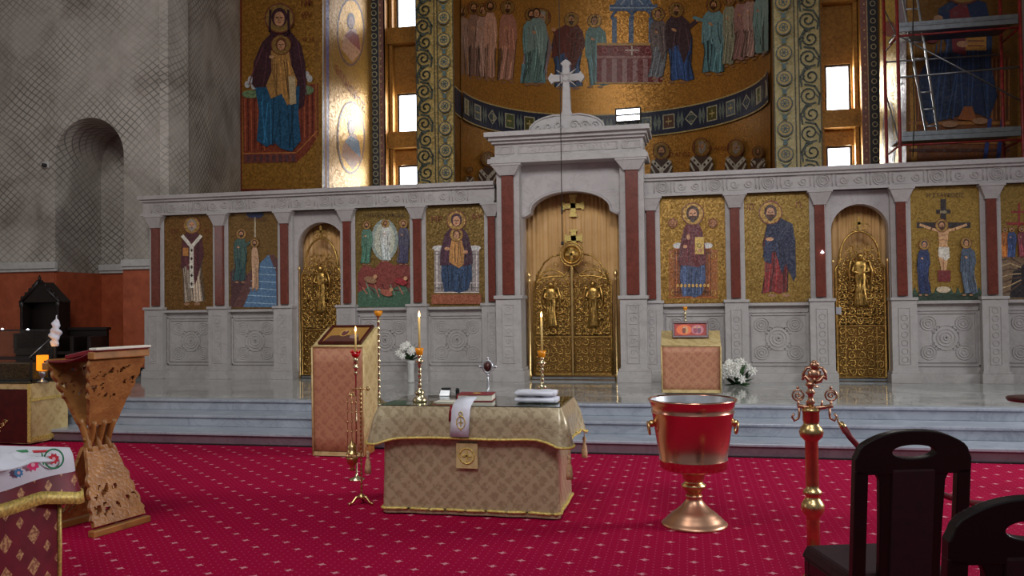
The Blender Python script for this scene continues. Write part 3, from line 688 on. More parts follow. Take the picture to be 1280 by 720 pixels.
nrm = Vector((-(YB-YP), -(br1-xr0), 0)); P = Paint(plane_map((xr0, YP, 0), nrm), step=.0012, base=.004)
P.rect(1100, -60, 1124, 215, (212,176,84), .9); P.rect(1124, -60, 1133, 215, (150,140,160), .2)
P.ring(1112, 172, 8, 1.5, (120,100,90), ry=44); P.ell(1112, 36, 8, 10, (140,70,64))
P.poly([(1108,190),(1110,150),(1114,140),(1118,170),(1118,205),(1110,210)], (140,130,120))
struct(P.build('wall_reveal_mosaic_right', M['mosaicbig']))
# right pier mosaic: large seated figure in blue
P = Paint(plane_map((0, YP, 0), (0,-1,0)), step=.0008, base=.003)
P.rect(1133, -60, 1272, 215, (128,86,36), .8)
P.poly([(1136,150),(1136,96),(1160,80),(1236,66),(1262,70),(1262,205),(1136,205)], (128,72,36))
for k in range(9): P.line([(1140+k*4,100),(1140+k*4,150)], 1.5, (86,44,28) if k%2 else (170,110,60)); P.line([(1240+k*2.6,74),(1240+k*2.6,150)], 1.2, (86,44,28) if k%2 else (170,110,60))
P.rect(1136,152,1262,156,(176,116,60)); P.rect(1136,176,1262,180,(176,116,60)); P.rect(1136,186,1262,190,(86,44,28))
for k in range(9): P.ring(1146+k*13, 167, 4.5, 1.3, (190,130,70))
P.poly([(1172,12),(1200,-6),(1232,4),(1240,40),(1238,80),(1246,120),(1236,148),(1214,140),(1160,156),(1150,136),(1148,96),(1160,72),(1186,62),(1174,40)], (40,54,84)); folds(P, [(1170,20),(1158,150)], [(1236,20),(1236,148)], 14, (44,60,92), 1.6, 3)
P.poly([(1186,14),(1206,0),(1214,30),(1206,70),(1190,66)], (122,44,50)); P.rect(1206, 40, 1232, 64, (188,130,58)); 
for k in range(3): P.line([(1209,46+k*6),(1229,46+k*6)], 1.2, (110,50,40))
P.ell(1164, 40, 12, 15, (124,32,40)); P.ell(1202, 56, 7, 4, (190,140,104)); P.ell(1172,24,6,4,(190,140,104)); head(P, 1203, -22, 15, 1.8, (80,48,34), True)
P.poly([(1196,150),(1204,134),(1214,134),(1220,152)], (170,96,50)); P.ell(1186,156,10,4,(180,130,94)); P.ell(1224,152,10,4,(180,130,94))
for x in (1236,1252): P.line([(x,150),(x-6,200)], 5, (54,70,130))
struct(P.build('wall_pier_mosaic_right', M['mosaicbig']))
# ------------------------------------------------------------ marble icon screen
screen = empty('icon_screen', (XC, YI, DZ), 'long white marble icon screen with red shafts, carved panels and a cross on top', 'icon screen')
ZBT, ZBB = 3.42, 3.09; ZI = 1.535       # beam top / bottom, sill height
def X(px): return XY(px, YI, 330)
xL, xR = X(189), 6.2
PX0, PX1 = X(621), X(806)
# beams left and right of the portal
def beam(x0, x1):
    m = MB()
    m.box(x0, x1, YI-.10, YI+.30, ZBB, ZBT-.05); m.box(x0-.06, x1, YI-.18, YI+.34, ZBT-.06, ZBT); m.box(x0-.03, x1, YI-.14, YI+.3, ZBT-.10, ZBT-.06)
    m.box(x0-.03, x1, YI-.15, YI+.3, ZBB, ZBB+.04)
    x = x0+.28; k = 0; zc = (ZBB+ZBT-.06)/2+.0; y = YI-.105
    while x < x1-.2:
        if k % 2 == 0:
            for r in (.085, .055): m.tube([(a, y, b) for a, b in arc(x, zc, r, 0, 360, 16)[:-1]], .009, 4, closed=True)
            m.tube([(a, y, b) for a, b in spiral(x, zc, .04, 0, 1.2)], .006, 4)
            m.tube([(x-.12, y, zc-.09), (x-.12, y, zc+.09)], .008, 4); m.tube([(x+.12, y, zc-.09), (x+.12, y, zc+.09)], .008, 4)
        else:
            for s in (-1, 1):
                m.tube([(a, y, b) for a, b in spiral(x+s*.1, zc, .06, 0 if s<0 else PI, 1.3, s)], .008, 4)
                m.tube([(x+s*.2, y, zc-.07), (x+s*.2, y, zc+.07)], .008, 4)
            m.tube([(x-.19, y, zc-.085), (x+.19, y, zc-.085)], .006, 4); m.tube([(x-.19, y, zc+.085), (x+.19, y, zc+.085)], .006, 4)
        x += .37; k += 1
    return m.build('beam', M['carved'], screen, bev=0)
beam(X(184), PX0); beam(PX1, xR)
# pillars
def pillar(ra, rb, side=0):
    x0, x1 = X(ra), X(rb); c = (x0+x1)/2; w = (x1-x0)/2; W = w+.065
    m = MB()
    m.box(c-W, c+W, YI-.06, YI+.15, ZI-.02, ZBB)
    m.box(c-W-.03, c+W+.03, YI-.16, YI+.15, DZ, ZI+.0); m.box(c-W-.06, c+W+.06, YI-.21, YI+.15, DZ, DZ+.13); m.box(c-W-.045, c+W+.045, YI-.19, YI+.15, DZ+.13, DZ+.16)
    m.box(c-W-.045, c+W+.045, YI-.185, YI+.1, ZI+.0, ZI+.04)
    # carved slab on the base
    for (a, b, e, f) in ((c-w-.01, c-w+.0, DZ+.25, ZI-.1), (c+w, c+w+.01, DZ+.25, ZI-.1), (c-w, c+w, DZ+.25, DZ+.26), (c-w, c+w, ZI-.11, ZI-.1)): m.box(a, b, YI-.168, YI-.155, e, f)
    z = DZ+.32
    while z < ZI-.15: m.tube([(p, YI-.163, q) for p, q in arc(c, z, w*.6, 0, 360, 8)[:-1]], .006, 4, closed=True); z += w*1.7
    p = m.build('pillar', M['carved'], screen, bev=.004)
    MB().box(c-w, c+w, YI-.115, YI-.05, ZI+.06, ZBB-.19).build('red_shaft', M['redstone'], p, bev=.008)['label'] = 'red marble shaft'
    # MB.build parents with subtraction of the chain
    c_ = MB(); c_.taper((c-w-.015, c+w+.015, YI-.13, YI-.04), (c-W-.02, c+W+.02, YI-.17, YI-.02), ZBB-.19, ZBB-.03); c_.box(c-W-.035, c+W+.035, YI-.18, YI-.02, ZBB-.03, ZBB)
    c_.box(c-w-.02, c+w+.02, YI-.13, YI-.04, ZBB-.2, ZBB-.185)
    c_.build('capital', M['carved'], p, bev=.004)
pil = [(194,203),(273,283),(354,363),(432,441),(519,529),(612,621),(809,820),(913,925),(1018,1031),(1119,1132),(1231,1244),(1352,1366)]
for a, b in pil: pillar(a, b)
# carved base panels with the sill on top
def base_panel(x0, x1):
    m = MB(); y = YI-.02; z0, z1 = DZ+.16, ZI-.06
    m.box(x0, x1, y, YI+.12, DZ, ZI-.04); m.box(x0, x1, y-.07, YI+.12, DZ, DZ+.12); m.box(x0, x1, y-.09, YI+.12, ZI-.05, ZI-.01)
    a, b, e, f = x0+.1, x1-.1, DZ+.22, ZI-.13
    for (p, q, r, s) in ((a, b, e, e+.02), (a, b, f-.02, f), (a, a+.02, e, f), (b-.02, b, e, f), (a+.05, b-.05, e+.05, e+.06), (a+.05, b-.05, f-.06, f-.05), (a+.05, a+.06, e+.05, f-.05), (b-.06, b-.05, e+.05, f-.05)): m.box(p, q, y-.02, y, r, s)
    cx, cz = (a+b)/2, (e+f)/2; R = min(b-a, f-e)*.19; yy = y-.002
    for r in (R*1.15, R*.8, R*.5, R*.2): m.tube([(p, yy, q) for p, q in arc(cx, cz, r, 0, 360, 24)[:-1]], .009, 4, closed=True)
    for k in range(8):
        g = PI/4*k; m.tube([(cx, yy, cz), (cx+R*.27*math.cos(g), yy, cz+R*.27*math.sin(g))], .008, 4)
    for sx in (-1, 1):
        for sz in (-1, 1):
            px_, pz_ = cx+sx*((b-a)/2-.2), cz+sz*((f-e)/2-.19)
            for r in (.10, .065, .03): m.tube([(p, yy, q) for p, q in arc(px_, pz_, r, 0, 360, 16)[:-1]], .009, 4, closed=True)
            d = Vector((px_-cx, 0, pz_-cz)); L = d.length; d.normalize(); n = Vector((-d.z, 0, d.x))
            for o in (-.045, 0, .045):
                A = Vector((cx, yy, cz))+d*R*1.0+n*o; B = Vector((px_, yy, pz_))-d*.1+n*o*.8; m.tube([A, (A+B)/2+n*o*.5, B], .009, 4)
    pass
    m.build('carved_panel', M['carved'], screen)
ic = [(208,271),(288,351),(446,517),(533,609),(824,911),(929,1014),(1135,1226),(1248,1346)]
for a, b in ic: base_panel(X(a)-.06, X(b)+.06)
# wall sections above the side doors
def door_surround(pa, pb, ptop, nm):
    xa, xb_ = X(pa), X(pb); W0, W1 = xa-.12, xb_+.1; r = (xb_-xa)/2; cx = (xa+xb_)/2; zt = ptop; zs = zt-r*.95
    m = MB(); m.box(W0, xa, YI+.02, YI+.2, DZ, ZBB); m.box(xb_, W1, YI+.02, YI+.2, DZ, ZBB)
    A = arc(cx, zs, r, 180, 0, 24, r*.95)
    m.prism([(xa, ZBB)]+A+[(xb_, ZBB)], YI+.02, YI+.2)
    m.build('door_surround', M['marble'], screen)
    return xa, xb_, zt, zs
dl = door_surround(372, 430, ZY(400, 278, YI+.02), 'l'); dr = door_surround(1040, 1112, ZY(1074, 255, YI+.02), 'r')
# portal
YF = YI-.30; zc0 = ZY(716, 156, YF-.12); 
def XF(px): return XY(px, YF, 330)
zE1 = ZY(716, 159.5, YF-.15); zE0 = ZY(716, 199, YF)
m = MB()
a, b = XF(620), XF(806)
m.box(a, b, YF, YI+.35, zE0, zE1-.1); m.box(a-.13, b+.10, YF-.16, YI+.4, zE1-.07, zE1); m.box(a-.08, b+.06, YF-.10, YI+.4, zE1-.12, zE1-.07); m.box(a-.04, b+.03, YF-.05, YI+.4, zE1-.16, zE1-.12)
m.box(a-.09, b+.07, YF-.11, YI+.3, zE0-.03, zE0+.04); m.box(a-.05, b+.04, YF-.06, YI+.3, zE0+.04, zE0+.08)
for p, q in ((a+.03, a+.3), (a+.36, b-.36), (b-.3, b-.03)):
    for (c0, c1, e, f) in ((p, q, zE0+.12, zE0+.135), (p, q, zE1-.21, zE1-.195), (p, p+.015, zE0+.12, zE1-.2), (q-.015, q, zE0+.12, zE1-.2)): m.box(c0, c1, YF-.012, YF, e, f)
    cx = (p+q)/2; zc = (zE0+zE1-.08)/2
    for r in (.09, .06): m.tube([(u, YF-.003, v) for u, v in arc(cx, zc, r, 0, 360, 16)[:-1]], .008, 4, closed=True)
    if q-p > .6:
        for s in (-1, 1):
            for k in range(3): m.tube([(u, YF-.003, v) for u, v in spiral(cx+s*(.2+.17*k), zc, .07, 0, 1.3, s)], .008, 4)
m.build('portal_entablature', M['carved'], screen, bev=.004)
for ra, rb in ((628, 643), (783, 799)):
    x0, x1 = XF(ra), XF(rb); c = (x0+x1)/2; w = (x1-x0)/2; W = w+.08; zb = ZY((ra+rb)/2, 372, YF)
    m = MB(); m.box(c-W, c+W, YF+.02, YI+.1, zb, zE0-.03); m.box(c-W-.02, c+W+.02, YF-.04, YI+.1, DZ, zb); m.box(c-W-.07, c+W+.07, YF-.10, YI+.1, DZ, DZ+.16); m.box(c-W-.045, c+W+.045, YF-.07, YI+.1, DZ+.16, DZ+.2); m.box(c-W-.045, c+W+.045, YF-.07, YI+.1, zb-.02, zb+.03)
    z = DZ+.36
    for (p, q, e, f) in ((c-w, c-w+.012, DZ+.27, zb-.1), (c+w-.012, c+w, DZ+.27, zb-.1), (c-w, c+w, DZ+.27, DZ+.282), (c-w, c+w, zb-.11, zb-.1)): m.box(p, q, YF-.05, YF-.04, e, f)
    while z < zb-.16:
        m.box(c-w*.6, c+w*.6, YF-.05, YF-.04, z-.005, z+.005); m.tube([(u, YF-.042, v) for u, v in spiral(c, z+.07, w*.5, 0, 1.2)], .008, 4); z += .16
    p = m.build('pillar', M['carved'], screen, bev=.004)
    MB().box(c-w, c+w, YF-.03, YF+.03, zb+.04, zE0-.2).build('red_shaft', M['redstone'], p, bev=.01)['label'] = 'tall red marble shaft'
    c_ = MB(); c_.taper((c-w-.02, c+w+.02, YF-.05, YF+.03), (c-W-.05, c+W+.03, YF-.09, YF+.05), zE0-.2, zE0-.06); c_.box(c-W-.06, c+W+.05, YF-.10, YF+.05, zE0-.06, zE0-.03); c_.build('capital', M['carved'], p, bev=.004)
# arched portal wall with shoulders
xa, xb_ = X(655), X(775); cx = (xa+xb_)/2; hw = (xb_-xa)/2; zt = ZY(716, 238, YI-.1); zs = ZY(716, 266, YI-.1)
rr = hw*.84; rise = zt-zs
A = [(cx-hw, DZ), (cx-hw, zs-.04), (cx-hw+.05, zs-.02), (cx-hw+.12, zs+.02)] + [(cx+rr*math.cos(t), zs+.04+(rise-.04)*math.sin(t)) for t in [PI-PI*i/20 for i in range(1, 20)]] + [(cx+hw-.12, zs+.02), (cx+hw-.05, zs-.02), (cx+hw, zs-.04), (cx+hw, DZ)]
m = MB(); top = zE0
m.box(XF(643), cx-hw, YI-.1, YI+.2, DZ, zs-.04); m.box(cx+hw, XF(784), YI-.1, YI+.2, DZ, zs-.04)
m.box(XF(643), cx-hw, YI-.1, YI+.2, zs-.04, top); m.box(cx+hw, XF(784), YI-.1, YI+.2, zs-.04, top)
for i in range(1, len(A)-2):
    (p, q), (r, s) = A[i], A[i+1]
    m.add([(p,YI-.1,q),(r,YI-.1,s),(r,YI-.1,top),(p,YI-.1,top),(p,YI+.2,q),(r,YI+.2,s)], [(0,1,2,3),(1,0,4,5)])
m.tube([(p, YI-.1, q) for p, q in A[1:-1]], .02, 6)
m.build('arched_portal_wall', M['marble'], screen)
# crest and cross
m = MB(); zb = zE1; c = XY(709, YI-.1, 150); w = .53
Z = Vector
out = [(c-w, zb), (c-w, zb+.08)] + [(c+w*math.cos(t)*.98, zb+.08+.16*math.sin(t)) for t in [PI-PI*i/18 for i in range(1, 18)]] + [(c+w, zb+.08), (c+w, zb)]
m.prism(out, YI-.2, YI-.05)
for s in (-1, 1):
    for k, (dx, dz, r) in enumerate(((.42,.07,.065),(.27,.08,.075),(.12,.10,.07))):
        m.tube([(u, YI-.21, v) for u, v in spiral(c+s*dx, zb+dz, r, 0, 1.3, s)], .013, 5)
    m.tube([(c+s*u, YI-.2, zb+v) for u, v in ((.56,.02),(.54,.1),(.46,.17),(.34,.22),(.2,.25),(.08,.245))], .018, 6)
m.build('carved_crest', M['carved'], screen, bev=.004)
m = MB(); zx = ZY(708, 98, YI-.12); zt_ = ZY(708, 75, YI-.12); zb2 = zb+.2; yx0, yx1 = YI-.17, YI-.09
k = .24
m.prism([(c-.12, zb2), (c+.12, zb2), (c+.10, zb2+.04), (c+.065, zb2+.12), (c+.05, zx-.07), (c+.06, zx-.05), (c+k-.05, zx-.055), (c+k-.02, zx-.085), (c+k+.02, zx-.03), (c+k+.035, zx), (c+k+.02, zx+.03), (c+k-.02, zx+.085), (c+k-.05, zx+.055), (c+.06, zx+.05),
         (c+.05, zt_-.1), (c+.08, zt_-.06), (c+.035, zt_-.02), (c, zt_), (c-.035, zt_-.02), (c-.08, zt_-.06), (c-.05, zt_-.1), (c-.06, zx+.05), (c-k+.05, zx+.055), (c-k+.02, zx+.085), (c-k-.02, zx+.03), (c-k-.035, zx), (c-k-.02, zx-.03), (c-k+.02, zx-.085), (c-k+.05, zx-.055), (c-.06, zx-.05), (c-.05, zx-.07), (c-.065, zb2+.12), (c-.10, zb2+.04)], yx0, yx1)
for sx in (-1, 1):
    for sz in (-1, 1): m.prism([(c+sx*.05, zx+sz*.02), (c+sx*.13, zx+sz*.12), (c+sx*.02, zx+sz*.05)][::sx*sz], yx0+.01, yx1-.01); m.tube([(c+sx*.04, yx0, zx+sz*.04), (c+sx*.15, yx0+.03, zx+sz*.13)], [.02,.006], 5)
m.tube([(u, yx0, v) for u, v in arc(c, zx, .05, 0, 360, 14)[:-1]], .012, 5, closed=True)
m.build('marble_cross', M['carved'], screen, bev=.004)
# ------------------------------------------------------------ mosaic icons in the bays
def icon(pa, pb, ptop, label, draw, rough=False, col0=GOLD, mat=None):
    x0, x1 = X(pa), X(pb); f = plane_map((0, YI-.045, 0), (0,-1,0))
    e = empty('mosaic_icon', ((x0+x1)/2, YI, ZI-.01), label, 'icon', 'mosaic icons in the marble screen')
    MB().box(x0-.01, x1+.01, YI-.04, YI+.06, ZI-.01, ZBB+.0).build('backing', mat or M['gateback'], e)
    P = Paint(f, step=.00035, base=.0006); q0 = PY(pa, ptop, YI); 
    def p2(x, z): 
        w3 = Vector((x, YI-.045, z))-CAM; d = w3.dot(FW); return (640+FPX*w3.dot(RT)/d, 360-FPX*w3.dot(UP)/d)
    P.poly([p2(x0,ZI+.0),p2(x1,ZI+.0),p2(x1,ZBB-.005),p2(x0,ZBB-.005)], col0, .95)
    draw(P); P.build('picture', M['mosaic'], e); return e
def i1(P):
    robed_bishop(P, 240, 274, 379, 32)
    for x, t in ((219,'ΟΑ'),(259,'ΝΙ')): P.text(t, x, 292, 8, (120,60,30)); P.text('Γ', x, 301, 7, (120,60,30))
icon(208, 271, 272, 'gold icon of a standing figure in a white cross stole, first bay from left', i1, col0=(120,84,40))
def i2(P):
    P.poly([(288,384),(288,372),(302,350),(322,330),(318,384)], (96,60,56)); P.poly([(334,384),(348,384),(351,330),(342,318),(332,320)], (96,60,56))
    P.poly([(304,384),(316,356),(324,330),(336,318),(345,340),(346,384)], (86,118,150))
    for k in range(6): P.line([(308+k*2,378-k*9),(345,380-k*9)], 1, (150,176,196))
    P.poly([(290,386),(288,340),(300,330),(310,345),(300,365)], (80,48,50)); 
    P.ell(319, 268, 11, 5, (40,48,80)); P.line([(319,272),(319,296)], 2, (176,160,130))
    standing(P, 300, 288, 352, 19, (48,76,76), (66,92,84), beard=True, lean=2, seed=4); P.line([(306,308),(314,302)], 3, (66,92,84))
    standing(P, 319, 300, 362, 12, (190,150,118), None, beard=True, seed=6, hands=2)
    P.text('Η ΒΑΠΤΙΣΙΣ', 320, 276, 5, (80,30,24), 0)
icon(288, 351, 270, 'mosaic icon of a baptism scene with blue water between brown rocks', i2, col0=(122,92,50))
def i3(P):
    P.poly([(447,384),(447,342),(455,330),(468,336),(480,322),(492,332),(505,328),(517,336),(517,384)], (128,58,50))
    P.poly([(447,384),(447,366),(462,358),(480,366),(500,356),(517,362),(517,384)], (66,98,76))
    for k in range(14): P.line([(448+k*5,352+(k*7)%13),(454+k*5,362+(k*5)%11)], 1.5, ((90,36,38),(170,100,80),(110,136,110))[k%3])
    P.ell(481, 300, 17, 26, (150,160,150)); P.ell(481, 300, 13, 22, (186,186,166))
    standing(P, 482, 276, 326, 15, (190,196,190), (206,206,196), beard=True, seed=2)
    standing(P, 459, 278, 330, 16, (70,110,90), (84,120,100), beard=True, seed=3); standing(P, 505, 276, 330, 16, (70,66,90), (84,80,96), beard=True, seed=4)
    for x, y, c in ((464,350,(150,110,80)),(484,366,(160,90,70)),(502,352,(150,40,46))): P.ell(x, y, 8, 4, c, rot=.3); P.ell(x+6, y-4, 2.5, 2.5, (190,140,100))
    P.text('Η ΜΕΤΑΜΟΡΦΩΣΙΣ', 481, 271, 5.5, (60,30,24), 0)
icon(446, 517, 264, 'mosaic icon with three haloed figures over red and green hills', i3, col0=(124,100,50))
def i4(P):
    enthroned(P, 571, 264, 366, 56, (44,66,96), (70,38,52), throne=(150,140,136), veil=(70,38,52), seed=9)
    P.rect(540, 368, 602, 380, (150,84,56)); P.text('ΜΡ', 546, 277, 9, (120,50,30)); P.text('ΘΥ', 596, 274, 9, (120,50,30))
icon(533, 609, 258, 'mosaic icon of a seated figure with a child, just left of the middle portal', i4, col0=(122,96,48))
def i5(P):
    P.rect(836, 312, 897, 373, (150,88,36)); 
    for k in range(7): P.ring(842+k*8.3, 320, 3, 1, (220,176,90)); P.ring(842+k*8.3, 366, 3, 1, (220,176,90))
    enthroned(P, 866, 254, 372, 46, (70,84,116), (104,48,50), child=False, throne=(120,66,30), beard=True, book=True, seed=12)
    for k in range(9):
        P.ell(847+k*4.8, 357, 1.6, 2.2, (206,160,84))
    for x in (841, 891): P.ell(x, 279, 6, 6, (170,110,60)); P.ring(x, 279, 5, 1, (100,50,34)); P.text('ΙΣ' if x<850 else 'ΧΣ', x, 281.5, 6, (80,34,24))
icon(824, 911, 250, 'glittering gold icon of a bearded figure on a throne, just right of the portal', i5, col0=(146,110,48))
def i6(P):
    standing(P, 974, 254, 368, 42, (120,38,36), (40,44,66), beard=True, lean=-10, seed=21, hands=2)
    P.poly([(956,292),(966,280),(986,280),(994,300),(995,345),(992,352),(984,334),(976,300),(960,304)], (40,44,66)); P.poly([(956,300),(966,296),(964,330),(955,326)], (46,52,78))
    P.ell(962, 299, 5, 2.4, (196,142,104)); head(P, 963, 266, 8, 1.7, (70,42,30), True)
    P.text('ΙΩ', 938, 262, 10, (120,60,34)); P.text('Π', 998, 260, 10, (120,60,34))
icon(929, 1014, 246, 'gold icon of a lone standing figure in a dark blue cloak bending to the left', i6, col0=(140,110,52))
def i7(P):
    P.rect(1136, 366, 1226, 376, (44,60,44)); 
    for k in range(10): P.poly([(1140+k*9,368),(1143+k*9,358),(1147+k*9,368)], (54,76,56))
    P.rect(1175.5, 249, 1182.5, 352, (46,34,34)); P.rect(1146, 278, 1213, 285, (46,34,34)); P.rect(1170, 262, 1188, 267, (46,34,34)); P.text('ΙΝΒΙ', 1179, 266.6, 4.5, (220,200,150))
    P.line([(1179,290),(1164,286),(1150,281)], 3.2, (206,158,112)); P.line([(1179,290),(1194,286),(1208,281)], 3.2, (206,158,112))
    P.poly([(1172,288),(1186,288),(1184,304),(1186,316),(1183,336),(1181,350),(1177,350),(1176,334),(1172,318),(1174,304)], (206,158,112)); P.poly([(1173,309),(1186,309),(1187,322),(1182,326),(1173,320)], (214,206,190))
    P.line([(1176,294),(1182,294)], .8, (140,90,60)); P.line([(1175,300),(1183,300)], .8, (140,90,60)); P.line([(1179,322),(1179,346)], .8, (140,90,60))
    head(P, 1177, 282, 4.6, 1.7, (80,48,34), True)
    P.rect(1172, 338, 1188, 352, (116,40,40)); P.ell(1179, 362, 9, 4, (200,180,150))
    standing(P, 1154, 301, 368, 18, (36,48,84), (44,56,92), veil=(40,44,72), seed=31, lean=1); standing(P, 1209, 299, 368, 22, (84,96,110), (76,88,104), seed=33, lean=-2)
    P.text('Η ΣΤΑΥΡΩΣΙΣ', 1181, 246.5, 7, (60,30,24), 0)
icon(1135, 1226, 240, 'gold mosaic icon of a crucifixion with a mourner on either side', i7, col0=(150,118,54))
def i8(P):
    P.poly([(1249,374),(1249,318),(1280,322),(1346,312),(1346,372)], (120,96,70)); P.poly([(1262,372),(1266,340),(1280,330),(1300,334),(1330,372)], (36,28,30))
    for k in range(7): P.line([(1250,326+k*7),(1262,322+k*7),(1276,330+k*4)], 1.5, (180,150,110) if k%2 else (84,60,44))
    P.rect(1272.5, 254, 1275, 318, (140,40,40)); P.rect(1264, 264, 1284, 266, (140,40,40)); P.rect(1258, 278, 1290, 281, (140,40,40))
    for x, c in ((1256,(206,120,50)),(1264,(70,90,140)),(1276,(150,70,80)),(1286,(120,90,110)),(1300,(80,110,110)),(1318,(160,80,60))): standing(P, x, 284, 322, 13, c, shade(c,.8), seed=x, beard=x%2==0)
icon(1248, 1346, 236, 'mosaic icon with a crowd under a thin red cross, last at the right edge', i8, col0=(140,110,52))
# ------------------------------------------------------------ curtains and gilded gates
def curtain(x0, x1, z0, z1, y, label, amp=.014, waves=9):
    m = MB(); n = 120; V = []
    for j in range(5):
        t = j/4
        for i in range(n+1):
            u = i/n; ph = u*waves*2*PI + .8*math.sin(u*17)
            V.append((x0+(x1-x0)*u, y-amp*(.4+.6*(1-t))*math.sin(ph)-.01*math.sin(ph*2.3+1), z0+(z1-z0)*t))
    F = [(j*(n+1)+i, j*(n+1)+i+1, (j+1)*(n+1)+i+1, (j+1)*(n+1)+i) for j in range(4) for i in range(n)]
    m.add(V, F, 0, True); o = m.build('curtain', M['curtain']); sol = o.modifiers.new('thickness', 'SOLIDIFY'); sol.thickness = .006
    tag(o, label, 'curtain', 'gold curtains behind the gates'); return o
cu = curtain(xa-.05, xb_+.05, DZ+.06, zt+.12, YI+.32, 'wide gold satin curtain with embroidered crosses hanging in the middle arch')
zc = ZY(716, 257, YI+.26)
for s in (zc, zc-.5):
    mm = MB()
    k = 1 if s == zc else .8
    mm.box(cx-.16*k, cx+.16*k, YI+.27, YI+.275, s-.04, s+.04).box(cx-.04, cx+.04, YI+.27, YI+.276, s-.17*k, s+.17*k)
    mm.box(cx-.17*k, cx-.13*k, YI+.268, YI+.275, s-.06, s+.06).box(cx+.13*k, cx+.17*k, YI+.268, YI+.275, s-.06, s+.06).box(cx-.06, cx+.06, YI+.268, YI+.275, s+.13*k, s+.17*k).box(cx-.06, cx+.06, YI+.268, YI+.275, s-.17*k, s-.13*k)
    mm.build('embroidered_cross', M['trim'], cu)
curtain(dl[0]-.05, dl[1]+.05, DZ+.06, dl[2]+.15, YI+.3, 'narrow gold satin curtain behind the gate left of the portal', waves=6)
curtain(dr[0]-.05, dr[1]+.05, DZ+.06, dr[2]+.15, YI+.3, 'narrow gold satin curtain behind the gate right of the portal', waves=6)
def vine(m, x0, x1, z0, z1, y, cell, r=.009, seed=0):
    rnd = random.Random(seed); nx = max(1, round((x1-x0)/cell)); nz = max(1, round((z1-z0)/cell)); dx = (x1-x0)/nx; dz = (z1-z0)/nz
    for i in range(nx):
        for j in range(nz):
            c0, c1 = x0+dx*(i+.5), z0+dz*(j+.5); s = 1 if (i+j) % 2 else -1; a0 = rnd.choice((0, PI/2, PI, -PI/2))
            m.tube([(p, y, q) for p, q in spiral(c0, c1, min(dx, dz)*.5, a0, 1.35, s, 14)], [r*(1.15-.6*k/14) for k in range(15)], 4)
            for t in range(3):
                g = a0+t*2.1; m.ball((c0+math.cos(g)*dx*.44, y, c1+math.sin(g)*dz*.44), r*1.9, 6, sz=.9)
def relief_figure(m, x, y, z0, h, wings=True):
    m.lathe([(.0,0),(h*.12,.0),(h*.125,h*.04),(h*.10,h*.2),(h*.085,h*.4),(h*.10,h*.5),(h*.085,h*.56),(h*.115,h*.70),(h*.10,h*.77),(h*.03,h*.81)], (x, y, z0), 12, sy=.35)
    m.ball((x, y-.01, z0+h*.865), h*.052, 10, sz=1.2)
    m.tube([(p, y+.01, q) for p, q in arc(x, z0+h*.87, h*.10, 0, 360, 16)[:-1]], .006, 4, closed=True)
    for s in (-1, 1):
        m.tube([(x+s*h*.09, y, z0+h*.74), (x+s*h*.14, y-.01, z0+h*.6), (x+s*h*.04, y-.03, z0+h*.58)], [h*.03,h*.028,h*.018], 6)
        if wings: m.tube([(x+s*h*.05, y+.01, z0+h*.76), (x+s*h*.15, y+.01, z0+h*.79), (x+s*h*.19, y+.01, z0+h*.6), (x+s*h*.17, y+.01, z0+h*.3)], [h*.015,h*.03,h*.028,.003], 6)
    for k in range(7): m.tube([(x-h*.09+k*h*.03, y-h*.038, z0+h*.01), (x-h*.07+k*h*.02+h*.02*math.sin(k*2), y-h*.036, z0+h*.3), (x-h*.04+k*h*.012, y-h*.036, z0+h*.55)], .006, 4)
